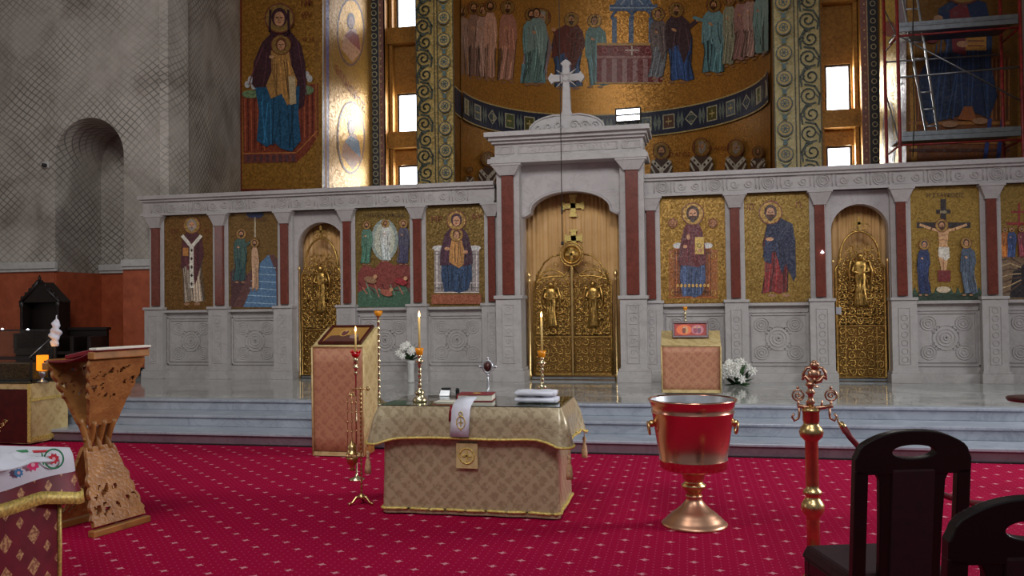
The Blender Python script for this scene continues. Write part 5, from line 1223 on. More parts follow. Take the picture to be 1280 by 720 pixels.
def icon_frame(c, z0, w, hf, hb, y0, y1, label, draw, fw, dx=0, lift=.008, tilt=None, hh=None):
    L = math.hypot(y1-y0, hb-hf); ang = math.atan2(hb-hf, y1-y0) if tilt is None else tilt
    e = empty('framed_icon', (c.x+dx, c.y+(y1-y0)/2*1.0, z0+(hf+hb)/2+lift), label, 'icon')
    T = Matrix.Rotation(ang, 4, 'X'); hh = L*.9 if hh is None else hh
    m = MB(); a, b = fw/2, hh/2; t = .028
    m.box(-a, a, -b, -b+t, 0, .028, T=T).box(-a, a, b-t, b, 0, .028, T=T).box(-a, -a+t, -b+t, b-t, 0, .028, T=T).box(a-t, a, -b+t, b-t, 0, .028, T=T)
    m.build('frame', M['dframe'], e, world=False, bev=.003)
    m = MB(); draw(m, a-t, b-t, T); m.build('picture', M['paint'], e, world=False)
    return e
def cpoly(m, pts, z, c, T, a=0): m.add([T @ Vector((x, y, z)) for x, y in pts], [list(range(len(pts)))], 0, False, (*lin(c), a))
def ellp(x, y, rx, ry, n=16): return [(x+rx*math.cos(2*PI*i/n), y+ry*math.sin(2*PI*i/n)) for i in range(n)]
def dr1(m, a, b, T):
    cpoly(m, [(-a,-b),(a,-b),(a,b),(-a,b)], .010, (190,140,70), T, .3); cpoly(m, [(-a,-b),(a,-b),(a*.7,-b*.2),(0,.0),(-a*.8,-b*.1)], .011, (96,60,50), T)
    cpoly(m, ellp(-.03, b*.3, .06, b*.5), .012, (216,170,90), T, .4); cpoly(m, ellp(-.03, b*.25, .035, b*.36), .013, (110,60,60), T); cpoly(m, ellp(.1, -b*.2, .05, b*.3), .013, (150,120,110), T); cpoly(m, ellp(-.03, b*.5, .016, .02), .014, (200,150,110), T)
cp = PY(427, 420, c.y+.2)
icon_frame(c, 0, w, hf, hb, y0, y1, 'dark framed icon lying on the slanted top of the pink brocade lectern at left', dr1, w*.86, .01)
e, c, w, hf, hb, y0, y1 = boxlect(828, 901, 492, 432, 413, .36, DZ, 'short lectern draped in pink brocade on the dais, behind the copper font', (.05, .05), 0)
def dr2(m, a, b, T):
    cpoly(m, [(-a,-b),(a,-b),(a,b),(-a,b)], .010, (176,50,36), T); cpoly(m, ellp(-a*.4, 0, a*.5, b*.85), .011, (230,110,50), T); cpoly(m, ellp(a*.45, 0, a*.4, b*.8), .011, (196,120,130), T)
    for x, c_ in ((-.4,(120,50,40)),(-.25,(214,150,90)),(.3,(150,60,80)),(.55,(120,70,90))): cpoly(m, ellp(a*x, -b*.1, a*.12, b*.5), .012, c_, T); cpoly(m, ellp(a*x, b*.4, a*.07, b*.16), .013, (210,160,120), T)
wI = (PY(889, 420, c.y).x-PY(843, 420, c.y).x)
icon_frame(c, DZ, w, hf, hb, y0, y1, 'small red framed icon propped on the lectern behind the font', dr2, wI, .0, lift=.10, tilt=math.radians(72), hh=.215)
# ------------------------------------------------------------ candle stand with hanging censer
q = PZ(452, 630, 0); Y = q.y; zz = lambda py: ZY(449, py, Y)
e = empty('censer_stand', q, 'thin brass censer stand on three feet, between the left lectern and the table', 'stand')
m = MB()
for k in range(3):
    a = math.radians(90+120*k+15); m.tube([(0,0,.06),(.045*math.cos(a),.045*math.sin(a),.055),(.075*math.cos(a),.075*math.sin(a),.02),(.10*math.cos(a),.10*math.sin(a),.012)], [.014,.012,.01,.008], 6); m.ball((.10*math.cos(a),.10*math.sin(a),.012), .012, 8)
m.lathe([(0,.04),(.03,.045),(.03,.06),(.012,.08),(.0,.085)], (0,0,0), 14)
m.build('foot', M['brass'], e, world=False)
H = zz(487); pr = [(.008,.07)]; z = .09
while z < H-.02: pr += [(.0065,z),(.011,z+.008),(.0065,z+.016)]; z += .034
pr += [(.008,H),(.012,H+.01),(.004,H+.02)]
MB().lathe(pr, (0,0,0), 10).build('twisted_post', M['brass'], e, world=False)
m = MB(); m.tube([(-.07,0,H-.005),(-.03,0,H+.01),(0,0,H),(.03,0,H+.01),(.06,0,H-.005)], .006, 6); m.tube([(a_, 0, b_) for a_, b_ in spiral(.06,H+.012,.018,-PI/2,1.1)], .004, 5); m.build('hook_arm', M['brass'], e, world=False)
cs = empty('censer', q+Vector((-.075,0,0)), 'brass censer hanging on chains from the thin stand', 'censer'); zb = zz(588)
m = MB()
for k in range(4):
    a = k*PI/2+.4; z = H-.02; 
    zt2 = zz(556)
    m.tube([(.006*math.cos(a),.006*math.sin(a),H-.01),(.03*math.cos(a),.03*math.sin(a),H-.06),(.034*math.cos(a),.034*math.sin(a),zt2)], .0022, 4)
    for j in range(4): m.ball((.033*math.cos(a),.033*math.sin(a),H-.10-j*.075), .008, 8)
m.build('chains', M['brass'], cs, world=False)
m = MB(); m.lathe([(0,H-.03),(.02,H-.035),(.026,H-.05),(.0,H-.055)], (0,0,0), 12); m.build('top_cap', M['brass'], cs, world=False)
m = MB(); m.lathe([(0,zt2+.05),(.006,zt2+.04),(.012,zt2+.02),(.03,zt2+.0),(.038,zt2-.03),(.034,zt2-.06),(.046,zt2-.065),(.046,zt2-.075)], (0,0,0), 16); m.build('pierced_lid', M['brass'], cs, world=False)
m = MB(); m.lathe([(.046,zt2-.10),(.048,zt2-.105),(.040,zt2-.14),(.02,zt2-.165),(.014,zt2-.18),(.028,zt2-.20),(0,zt2-.205)], (0,0,0), 16)
for k in range(3):
    a = k*2*PI/3; m.tube([(.044*math.cos(a),.044*math.sin(a),zt2-.07),(.046*math.cos(a),.046*math.sin(a),zt2-.11)], .003, 4)
m.build('bowl', M['brass'], cs, world=False)
# candle in red cup (separate stand just behind)
q = PZ(446, 600, 0); Y = q.y; e = empty('red_cup_candle_stand', q, 'slender brass stand topped by a red cup, in front of the left lectern', 'candlestick')
zr = ZY(447, 447, Y); pr = [(0,0),(.07,0),(.07,.01),(.02,.03),(.008,.06),(.007,.5),(.014,.52),(.007,.54),(.007,zr-.16),(.018,zr-.15),(.009,zr-.13),(.014,zr-.10),(.034,zr-.09),(.010,zr-.075),(.02,zr-.05),(.022,zr-.02),(.02,zr)]
MB().lathe(pr, (0,0,0), 12).build('stem', M['silverbrass'], e, world=False)
m = MB(); m.lathe([(.018,zr),(.034,zr+.015),(.042,zr+.05),(.036,zr+.05),(.028,zr+.02),(.0,zr+.012)], (0,0,0), 14)
for k in range(7): a = 2*PI*k/7; m.tube([(.038*math.cos(a),.038*math.sin(a),zr+.045),(.046*math.cos(a),.046*math.sin(a),zr+.066)], [.009,.003], 5)
m.build('drip_cup', M['redcup'], e, world=False)['label'] = 'scalloped red cup'
candle(q, zr, ZY(447, 416, Y)-zr-.01, 'short burning candle in the red cup')
# ------------------------------------------------------------ flowers
def blossoms(name, q, rad, hgt, n, label, cat, seed, vase=None, flat=1):
    rnd = random.Random(seed); e = empty(name, q, label, cat)
    z0 = 0
    if vase: 
        z0 = vase; MB().lathe([(0,0),(.05,0),(.055,.02),(.045,z0*.5),(.055,z0*.85),(.07,z0),(.06,z0),(.04,z0*.8),(0,z0*.7)], (0,0,0), 16).build('vase', M['cornice'], e, world=False)
    lf = MB()
    for k in range(n*3):
        a = rnd.uniform(0, 2*PI); el = rnd.uniform(.0, 1.3); L = rnd.uniform(.6, 1.05)
        d = Vector((math.cos(a)*math.cos(el)*rad, math.sin(a)*math.cos(el)*rad*.7, math.sin(el)*hgt*1.1))*L; b = Vector((0,0,z0)); t = b+d; s = Vector((-math.sin(a), math.cos(a), 0))*rad*.09
        mid = b+d*.6; lf.add([b, mid+s, t, mid-s], [(0,1,2,3)]); lf.add([b+Vector((0,0,.01)), mid+s+Vector((0,0,.015)), t, mid-s+Vector((0,0,-.01))], [(3,2,1,0)])
    lf.build('leaves', M['leaf'], e, world=False)
    for k in range(n):
        a = rnd.uniform(0, 2*PI); el = rnd.uniform(.1, 1.35); a = rnd.uniform(PI, 2*PI) if k % 3 else a; c_ = Vector((math.cos(a)*math.cos(el)*rad*.95, math.sin(a)*math.cos(el)*rad*.85-.04, z0+.03+math.sin(el)*hgt*.85)); f = MB(); r = rnd.uniform(.045, .062)
        f.ball(c_, r*.55, 8)
        for j in range(7):
            g = 2*PI*j/7; f.add([c_, c_+Vector((math.cos(g-.35), -.15, math.sin(g-.35)))*r*.8, c_+Vector((math.cos(g)*1.15, -.3, math.sin(g)*1.15))*r, c_+Vector((math.cos(g+.35), -.15, math.sin(g+.35)))*r*.8], [(0,1,2,3)])
            f.add([c_+Vector((0,-.01,0)), c_+Vector((math.cos(g+.1)*.5, -.7, math.sin(g+.1)*.5))*r, c_+Vector((math.cos(g+.5)*.8, -.5, math.sin(g+.5)*.8))*r], [(0,1,2)])
        f.build('bloom', M['petal'], e, world=False)
blossoms('flower_vase', PZ(514, 478, DZ), .20, .26, 13, 'white vase of pale flowers on the dais between the left lectern and the table', 'vase of flowers', 3, vase=.33)
blossoms('flower_arrangement', PZ(922, 481, DZ), .25, .36, 24, 'low bouquet of white roses and leaves on the dais right of the small lectern', 'flowers', 5)
# ------------------------------------------------------------ rope stanchion
q = PZ(1018, 735, 0); Y = q.y; zz = lambda py: ZY(1018, py, Y); k_ = Y/FPX
e = empty('stanchion', q, 'tall ornate brass stanchion topped with scrolled ornaments, left of the dark chairs', 'stanchion')
zr = lambda *L: [(r*k_, zz(py)) for r, py in L]
MB().lathe([(0,0),(.13,0),(.135,.015),(.11,.03),(.06,.05),(.045,.08)]+zr((11,706),(9,700),(8,694)), (0,0,0), 24).build('base', M['brass'], e, world=False)
MB().lathe(zr((7.5,696),(7.5,650),(8,646),(11,642),(13.5,636),(13,630),(10.5,626),(8,622),(8,620),(11,617),(10,613),(7,610),(7.5,606),(7.5,552),(8.5,550),(12.5,546),(14,540),(12,534),(9,531),(8.5,528),(9.5,526),(9.5,515),(11,513),(9.5,511),(8,509),(0,508)), (0,0,0), 24).build('column', M['brass'], e, world=False)
m = MB(); m.lathe(zr((3.5,509),(3.5,505),(5.5,503),(3,499),(3,494),(6,491),(3,487),(3,484),(6,481),(4.5,478),(0,476)), (0,0,0), 12)
Tq = lambda px, py: Vector((PY(px, py, Y).x-q.x, 0, PY(px, py, Y).z))
m.tube([Tq(997,507), Tq(1007,509), Tq(1018,510), Tq(1029,509), Tq(1041,507)], .011, 6)
for s in (-1, 1):
    c_ = Tq(1018+s*20.5, 494); m.tube([(c_.x+a_, 0, c_.z+b_) for a_, b_ in arc(0, 0, .029, 0, 360, 16)[:-1]], .005, 5, closed=True)
    m.tube([(c_.x+a_, 0, c_.z+b_) for a_, b_ in spiral(0, 0, .02, 0, 1.2, s)], .005, 5); m.ball((c_.x, 0, c_.z+.04), .008, 8)
    m.tube([c_+Vector((0,0,-.03)), Tq(1018+s*20.5, 507)], .006, 5)
    m.tube([Tq(1018+s*19, 508), Tq(1018+s*19, 518), Tq(1018+s*20, 523), Tq(1018+s*25, 526), Tq(1018+s*28, 521), Tq(1018+s*25, 517)], .0065, 6)
    m.tube([Tq(1018+s*9, 508), Tq(1018+s*9.5, 500)], [.008,.003], 5)
m.build('scrolled_arms', M['coppermat'], e, world=False)
m = MB(); c_ = Tq(1018, 466); kk = k_
m.tube([Tq(1018,478), Tq(1018,472)], .012, 6); m.lathe([(0,-.0),(.03,.0),(.0,.012)], Tq(1018,484), 10)
for s in (-1, 1):
    m.tube([Tq(1018,478), Tq(1018+s*7,476), Tq(1018+s*11,470), Tq(1018+s*14,472), Tq(1018+s*15,475)], [.012,.012,.010,.008,.005], 6)
    m.tube([Tq(1018+s*14,474), Tq(1018+s*13.5,466), Tq(1018+s*10,460), Tq(1018+s*5,459), Tq(1018+s*4,464), Tq(1018+s*8,466)], .008, 6)
    m.tube([Tq(1018+s*1,470), Tq(1018+s*6,470), Tq(1018+s*5,464)], .012, 6); m.tube([Tq(1018,462), Tq(1018+s*4,456), Tq(1018+s*2,453)], .010, 6)
m.ball(Tq(1018,468), .03, 10, sy=.5); m.ball(Tq(1018,457), .018, 10, sy=.6); m.tube([Tq(1018,457), Tq(1018,450)], [.011,.006], 6); m.tube([Tq(1015,452), Tq(1021,452)], .006, 6)
m.build('leaf_finial', M['coppermat'], e, world=False)
rp = [PY(*p, Y) for p in ((1054,534),(1062,546),(1072,557),(1086,568),(1100,578),(1125,594),(1155,609),(1185,620),(1215,628),(1250,631),(1300,628),(1340,612))]
for i, p in enumerate(rp): p.y = Y-.02
e = empty('barrier_rope', rp[0], 'burgundy velvet barrier rope with brass tip, hooked to the stanchion', 'rope')
MB().tube(rp, .017, 8).build('velvet_rope', M['velvet'], e)
MB().tube([PY(1050,528,Y), PY(1053,532,Y), PY(1058,540,Y)], [.012,.016,.019], 10).tube([PY(1044,524,Y), PY(1047,523,Y), PY(1048,528,Y), PY(1051,530,Y)], .005, 6).build('snap_end', M['brass'], e)
# ------------------------------------------------------------ dark chairs
def chair(label, q, rz, sc_=1.0):
    e = empty('chair', q, label, 'chair', None, rz)
    W = .45*sc_; h = W/2; zT = 1.05; n = 72; zh = .965
    T = Matrix.Translation((0,0,.43)) @ Matrix.Rotation(.10, 4, 'X') @ Matrix.Translation((0,0,-.43))
    # crest rail with oval hand hole
    def ra(a):   # outer outline by angle about the hole centre
        c, s = math.cos(a), math.sin(a)
        zlo = .885-zh
        best = 9
        if s < 0: best = min(best, zlo/s)
        ex, ez = h, zT-zh
        k = 3.0 if s > 0 else 60
        # superellipse top, straight sides
        r = (abs(c/ex)**2.6 + abs(s/(ez if s > 0 else 9))**1.7)**-1 if False else None
        lo_, hi_ = 0, 2
        for _ in range(40):
            m_ = (lo_+hi_)/2; x, z = c*m_, s*m_
            inside = abs(x) <= h and z >= zlo and (z <= 0-.0 or True)
            if inside:
                zt = ez*(1-abs(x/h)**2.5*.85)-.0*(abs(x)/h)
                if abs(x) > h*.93: zt = min(zt, ez*.15-(abs(x)-h*.93)*2)
                inside = z <= zt
            if inside: lo_ = m_
            else: hi_ = m_
        return c*lo_, zh+s*lo_
    angs = [2*PI*i/n for i in range(n)]
    outl = [ra(a) for a in angs]; hole = [(.083*sc_*math.cos(a), zh+.005+.026*math.sin(a)) for a in angs]
    MB().hplate(outl, hole, -.018, .018).build('crest_rail', M['darkwood'], e, world=False, bev=.004, T=T)
    for s in (-1, 1):
        MB().prism([(s*(h-.052), .90), (s*h, .905), (s*h, .0+.43), (s*(h-.01), .20), (s*(h-.012), 0), (s*(h-.05), 0), (s*(h-.05), .20), (s*(h-.052), .43)][::s], -.018, .018).build('leg', M['darkwood'], e, world=False, bev=.005, T=T)['label'] = 'rear leg rising into the back post'
        MB().prism([(s*.145*sc_, .90), (s*.128*sc_, .86), (s*.122*sc_, .70), (s*.118*sc_, .42), (s*.08*sc_, .42), (s*.08*sc_, .90)][::-s], -.014, .014).build('back_slat', M['darkwood'], e, world=False, bev=.004, T=T)
        MB().taper((s*(h-.03)-.018, s*(h-.03)+.018, .40, .436), (s*(h-.03)-.022, s*(h-.03)+.022, .39, .436), 0, .43).build('leg', M['darkwood'], e, world=False, bev=.004)
    MB().box(-.083*sc_, .083*sc_, -.024, .02, .46, .905).build('padded_back', M['maroon'], e, world=False, bev=.008, T=T)
    MB().box(-h+.01, h-.01, .0, .44, .37, .43).build('seat_frame', M['darkwood'], e, world=False, bev=.005)
    MB().taper((-h-.0, h+.0, .03, .46), (-h+.02, h-.02, .05, .44), .43, .485).build('seat_cushion', M['maroon'], e, world=False, bev=.015)
    return e
def chair_at(px, py, d, label, rz=None):
    q = CAM + ray(px, py)*(d/FPX); q.z = 0
    return chair(label, q, math.radians(11.8+4) if rz is None else rz)
chair_at(1131, 600, 3.2, 'dark wooden chair with an arched crest and oval hand hole, beside the stanchion')
chair_at(1276, 650, 2.12, 'nearest dark wooden chair, its arched back cut off by the lower right corner', rz=math.radians(14))
# round topped stool at the right edge
q = PY(1298, 497, 6.5)
e = empty('round_side_table', (q.x, q.y, 0), 'dark red round pedestal table, its top just showing at the right edge', 'side table')
MB().lathe([(0,q.z-.03),(.19,q.z-.025),(.2,q.z-.01),(.195,q.z),(0,q.z)], (0,0,0), 36).build('top', M['dframe'], e, world=False)
MB().lathe([(0,0),(.17,0),(.17,.02),(.04,.05),(.025,.1),(.025,q.z-.1),(.06,q.z-.03)], (0,0,0), 16).build('pedestal', M['dframe'], e, world=False)
# ------------------------------------------------------------ left side: carved book stand
a = PZ(115, 672, 0); b = PZ(183, 652, 0); d = (b-a); L = d.length; ang = math.atan2(d.y, d.x)
# local: y axis along the hinge (a->b), x axis to the right-hand side normal (towards the viewer)
rz = ang-PI/2; base = (a+b)/2
e = empty('carved_bookstand', (base.x, base.y, 0), 'carved oak reading stand on crossed legs with a red book cloth, left of the steps', 'reading stand', None, rz)
def plate(A, B, w0, w1, th, scal=.012, n=7, seed=0, tr=(.1,.9)):
    """pierced carved board between A=(x,z) and B=(x,z), half widths w0,w1, scalloped long edges"""
    m = MB(); ax_ = Vector((B[0]-A[0], 0, B[1]-A[1])); nrm_ = Vector((ax_.z, 0, -ax_.x)).normalized()*th/2
    NI, NJ = 44, 40; V = []; rnd = random.Random(seed)
    for i in range(NI+1):
        t = i/NI; w = w0+(w1-w0)*t + scal*abs(math.sin(t*n*PI))*(1 if tr[0] < t < tr[1]+.1 else .2)
        for j in range(NJ+1): V.append(Vector((A[0], w*(2*j/NJ-1), A[1]))+ax_*t)
    def hole(t, y):
        if t < tr[0] or t > tr[1] or abs(y) > .88 or (abs(t-sum(tr)/2)*2 > (tr[1]-tr[0])*(1-.35*y*y)): return False
        a_ = t*15+2.2*math.sin(y*5.5); b_ = y*9+1.7*math.cos(t*17)
        return math.sin(a_)*math.sin(b_) > .30 and math.sin(a_*2.1+b_) > -.5
    keep = [[not hole((i+.5)/NI, 2*(j+.5)/NJ-1) for j in range(NJ)] for i in range(NI)]
    O = len(V); Wv = [v+nrm_ for v in V]+[v-nrm_ for v in V]; F = []
    ix = lambda i, j: i*(NJ+1)+j
    for i in range(NI):
        for j in range(NJ):
            if not keep[i][j]: continue
            q = [ix(i,j), ix(i,j+1), ix(i+1,j+1), ix(i+1,j)]
            F.append(q); F.append([k+O for k in q[::-1]])
            for (di, dj, a_, b_) in ((-1,0,0,1),(0,1,1,2),(1,0,2,3),(0,-1,3,0)):
                ii, jj = i+di, j+dj
                if not (0 <= ii < NI and 0 <= jj < NJ) or not keep[ii][jj]: F.append([q[b_], q[a_], q[a_]+O, q[b_]+O])
    m.add(Wv, F); return m, ax_, nrm_
def carve(m, A, ax_, nrm_, w0, w1, rows, colsn, r=.006):
    for side in (1, -1):
        for i in range(rows):
            t = (i+.5)/rows; w = (w0+(w1-w0)*t)*.84
            for j in range(colsn):
                y = -w+2*w*(j+.5)/colsn; c_ = Vector((A[0], y, A[1]))+ax_*t+nrm_*side*1.05; u = ax_.normalized(); rad = min(w/colsn, ax_.length/rows/2)*.9; s = 1 if (i+j) % 2 else -1
                m.tube([c_+Vector((0,p,0))+u*q_ for p, q_ in spiral(0, 0, rad, 0 if s > 0 else PI/2, 1.3, s, 14)], [r*(1.2-.6*k/14) for k in range(15)], 5)
xb0, xm = 0.0, -.20; zmx = .62
hw_ = L/2
# panel 1: foot at x=0 (viewer side) up to the far low edge of the desk
A1 = (0, 0.045); B1 = (-.46, 1.20); P1 = lambda z: (A1[0]+(B1[0]-A1[0])*(z-A1[1])/(B1[1]-A1[1]), z)
A2 = (-.42, 0.045); B2 = (.0, 1.25); P2 = lambda z: (A2[0]+(B2[0]-A2[0])*(z-A2[1])/(B2[1]-A2[1]), z)
for k, (Pn, nm) in enumerate(((P1, 'a'), (P2, 'b'))):
    m, ax_, nr_ = plate(Pn(.06), Pn(.57), hw_*.94, hw_*.50, .030, .018, 6, 3, (.08,.56)); p = m.build('foot_panel', M['oak'], e, world=False)
    m, ax_, nr_ = plate(Pn(.73), Pn(1.19), hw_*.50, hw_*.98, .030, .018, 6, 5+k, (.42,.92)); p = m.build('upper_panel', M['oak'], e, world=False)
    for j in range(3):
        y = (j-1)*hw_*.38; m = MB(); pts = []
        for i in range(9):
            z = .54+.22*i/8; t = i/8; c_ = Pn(z); yy_ = y*(1.0-.15*math.sin(PI*t)); pts.append((c_[0], yy_+(.006 if k else -.006), z))
        m.tube(pts, .034, 8, flat=.6); m.build('strut', M['oakplain'], e, world=False)
    m = MB(); c_ = Pn(.035); m.box(c_[0]-.03, c_[0]+.03, -hw_*1.05, hw_*1.05, 0, .045); m.build('base_rail', M['oakplain'], e, world=False, bev=.006)
m = MB(); m.tube([(P1(.63)[0], -hw_*.45, .625), (P1(.63)[0], hw_*.45, .625)], .014, 8); m.build('hinge_rod', M['oakplain'], e, world=False)
# desk rails and book rest
MB().box(B1[0]-.03, B1[0]+.03, -hw_*1.04, hw_*1.04, 1.12, 1.17).build('desk_rail', M['oakplain'], e, world=False, bev=.006)
MB().box(B2[0]-.03, B2[0]+.03, -hw_*1.04, hw_*1.04, 1.20, 1.25).build('desk_rail', M['oakplain'], e, world=False, bev=.006)
m = MB(); V = []
for i in range(13):
    t = i/12; x = B1[0]-.02+(B2[0]-B1[0]+.06)*t; z = 1.185+.085*t-.035*math.sin(PI*t)
    V += [(x, -hw_*1.0, z), (x, hw_*1.0, z)]
m.add(V, [(2*i, 2*i+2, 2*i+3, 2*i+1) for i in range(12)], 0, True); o = m.build('cloth_rest', M['velvet'], e, world=False); o.modifiers.new('t','SOLIDIFY').thickness = .012
m = MB().box(-.02, .05, -hw_*1.02, hw_*1.02, 1.262, 1.278); m.build('white_edge_cover', M['paper'], e, world=False, bev=.003)
o = MB(); RR = Matrix.Rotation(-.17, 4, 'Y')
o.box(-.16, .16, -.13, .13, 0, .03, T=RR); ob = o.build('red_book', M['bookred'], None, world=False, bev=.004)
wl = Matrix.Translation((base.x, base.y, 0)) @ Matrix.Rotation(rz, 4, 'Z') @ Vector((B1[0]*.5, 0, 1.215)); ob.location = wl; ob.rotation_euler.z = rz; tag(ob, 'thin crimson book lying on top of the carved reading stand', 'book')
# ------------------------------------------------------------ left foreground: brocade table with embroidered cloth
c1 = PZ(86, 560.5, .80); lx1, ly1 = c1.x, c1.y; lw, ld = 1.5, 1.3; lc = Vector((lx1-lw/2, ly1-ld/2, 0))
e = empty('brocade_table', lc, 'table under burgundy brocade with gold motifs in the lower left corner', 'table')
m, hem = drape(lw-.06, ld-.06, .02, .79, lambda x,y,c: .775, lambda x,y,c,t: .008*math.sin(x*18+y*14)*t)
m.build('under_cloth', M['burg'], e, world=False)
m, hem = drape(lw, ld, .03, .797, lambda x,y,c: .23+.05*c, lambda x,y,c,t: .012+t*(.02+.05*c)+.008*t*math.sin(x*15+y*13)); m.build('over_cloth', M['burg'], e, world=False)
m = MB(); n = len(hem); V = [(x*1.004, y*1.004, z-.01) for x, y, z in hem]+[(x*.998+.0, y*.998, z+.055) for x, y, z in hem]; m.add(V, [(i, (i+1)%n, (i+1)%n+n, i+n) for i in range(n)], 0, True); o = m.build('gold_border', M['trim'], e, world=False); o.modifiers.new('t','SOLIDIFY').thickness = .006
MB().tube([(lw/2-.03, ld/2-.04, .60), (lw/2-.025, ld/2-.04, .3), (lw/2-.03, ld/2-.04, .02)], .014, 6).build('corner_braid', M['trim'], e, world=False)
wc = empty('embroidered_cloth', lc, 'white cloth embroidered with red and pink flowers, spread on the burgundy table', 'cloth')
m, hem = drape(lw+.03, ld+.03, .04, .803, lambda x,y,c: .118+.006*math.sin(y*11), lambda x,y,c,t: .014*min(1,3*t)+.012*t, 4); m.build('cloth', M['white'], wc, world=False)
mp_ = plane_map((lx1+.052, ly1, 0), (1,0,0))
def flower(px, py, r, c, label):
    P = Paint(mp_, step=.0006, base=.001)
    if label == 'ring':
        P.ring(px, py, r, 2.2, (30,130,84), n=18); P.line([(px-r-3,py-7),(px-r-1,py+7)], 2, (30,130,84)); o = P.build('embroidered_wreath', M['paint'], wc); return
    P.poly([(px+r*(1 if k % 2 else .7)*math.cos(PI*k/8), py+r*(1 if k % 2 else .7)*math.sin(PI*k/8)) for k in range(16)], c); P.ell(px, py, r*.3, r*.3, (236,180,190)); P.build('embroidered_flower', M['paint'], wc)
flower(67, 573.5, 12, (0,0,0), 'ring'); flower(67, 573.5, 7.5, (200,30,50), 'f'); flower(41, 581, 8.5, (222,40,110), 'f'); flower(23, 591, 6.5, (60,130,180), 'f')
P = Paint(plane_map((0,0,.8045), (0,0,1)), step=.0003, base=.0003); P.poly([(20,563),(34,562),(36,565),(22,566)], (40,140,90)); P.poly([(40,563),(60,562.5),(62,565),(42,566)], (206,36,56)); P.build('embroidered_border', M['paint'], wc)
q = PZ(2, 585, .81)
m = MB(); V = []; N = 18; rnd = random.Random(4)
for j in range(N+1):
    for i in range(N+1):
        x = -.30+.40*i/N; y = -.42+.62*j/N; f = max(0, 1-(abs(x+.1)/.22)**3)*max(0, 1-(abs(y+.1)/.34)**3); V.append((x+.015*math.sin(j*1.1), y, .004+f*(.055+.018*math.sin(i*1.3+j*.7)+.014*math.sin(i*.6-j*1.1))))
m.add(V, [(j*(N+1)+i, j*(N+1)+i+1, (j+1)*(N+1)+i+1, (j+1)*(N+1)+i) for j in range(N) for i in range(N)], 0, True)
o = m.build('crumpled_white_cloth', M['white'], None, world=False); o.location = (q.x, q.y, .805); tag(o, 'crumpled plain white cloth heaped at the left edge on the embroidered one', 'cloth')
o.modifiers.new('t','SOLIDIFY').thickness = .006
# ------------------------------------------------------------ left back: side table with lamp and glass casket
c1 = PZ(38, 557, 0); sx1, sy0 = c1.x, c1.y; c2 = PZ(86, 551.5, 0); sd = max(.6, c2.y-sy0); zt_ = ZY(38, 480, sy0)
sw = 1.1; sc3 = Vector((sx1-sw/2, sy0+sd/2, 0))
e = empty('side_table', sc3, 'small table behind the reading stand under a worn gold cloth with a dark red front', 'table')
m, hem = drape(sw, sd, .02, zt_, lambda x,y,c: zt_-.02, lambda x,y,c,t: .008*math.sin(x*16+y*17)*t); m.build('gold_cloth', M['beigelining'], e, world=False)
MB().box(-sw/2+.02, sw/2-.03, -sd/2-.014, -sd/2-.006, .03, zt_-.06).build('front_panel', M['dframe'], e, world=False)
MB().box(-sw/2-.01, sw/2+.01, -sd/2-.01, sd/2+.01, zt_+.002, zt_+.008).build('glass_top', M['glass'], e, world=False)
m = MB(); m.box(sw/2+.003, sw/2+.012, -sd/2, sd/2, zt_-.2, zt_-.17); m.box(sw/2+.004, sw/2+.012, -sd/2, sd/2, .04, .09); m.box(sw/2-.025, sw/2+.012, -sd/2-.018, -sd/2-.004, .04, zt_); m.build('braid', M['trim'], e, world=False)
m = MB(); x0 = -sw/2+.3
q = PY(8, 545, sy0); gx = q.x-sc3.x
for px, py in ((2,545),(6,540),(-3,552)):
    q = PY(px, py-12, sy0-.02); m.tube([(q.x-sc3.x+a_, -sd/2-.02, q.z+b_) for a_, b_ in spiral(0, 0, .035, 0, 1.3)], .006, 5)
m.build('gold_scrolls', M['brass'], e, world=False)
TZ2 = zt_+.009
# amber lamp on a small stand
q = PZ(41, 479, TZ2); e = empty('amber_lamp', (q.x, sy0+.15, TZ2), 'glowing amber votive glass on a small grey foot', 'votive lamp'); k = (sy0+.15)/FPX
zq = lambda py: ZY(41, py, sy0+.15)-TZ2
MB().lathe([(0,0),(.055,0),(.055,.01),(.02,.025),(.014,.05),(.03,.075),(.045,zq(463))], (0,0,0), 18).build('foot', M['steel'], e, world=False)
MB().lathe([(0,zq(463)),(.058,zq(463)),(.062,zq(461)),(.062,zq(444)),(.056,zq(444)),(.0,zq(450))], (0,0,0), 20).build('amber_glass', M['amberlight'], e, world=False)
l = bpy.data.lights.new('amber_glow', 'POINT'); l.energy = 2; l.color = (1,.5,.1); l.shadow_soft_size = .05; lo_ = bpy.data.objects.new('amber_glow', l); col.objects.link(lo_); lo_.location = (q.x+.02, sy0+.0, TZ2+.28)
# glass casket
gx0, gx1 = PY(-25, 440, sy0+.35).x, PY(49, 440, sy0+.35).x; gz1 = ZY(20, 412, sy0+.5)
e = empty('glass_casket', ((gx0+gx1)/2, sy0+.4, TZ2), 'dark framed glass casket on the side table, behind the amber lamp', 'display case'); W_ = (gx1-gx0)/2; hz_ = gz1-TZ2; dd = .17
m = MB(); t = .018; lo2 = hz_*.45
for x in (-W_, W_-t):
    for y in (-dd, dd-t): m.box(x, x+t, y, y+t, 0, lo2)
for z in (0, lo2-t): m.box(-W_, W_, -dd, -dd+t, z, z+t).box(-W_, W_, dd-t, dd, z, z+t).box(-W_, -W_+t, -dd, dd, z, z+t).box(W_-t, W_, -dd, dd, z, z+t)
m.box(-W_, W_, dd-t, dd, hz_-t, hz_).box(-W_, -W_+t, dd-t, dd, lo2, hz_).box(W_-t, W_, dd-t, dd, lo2, hz_); m.build('frame', M['black'], e, world=False)
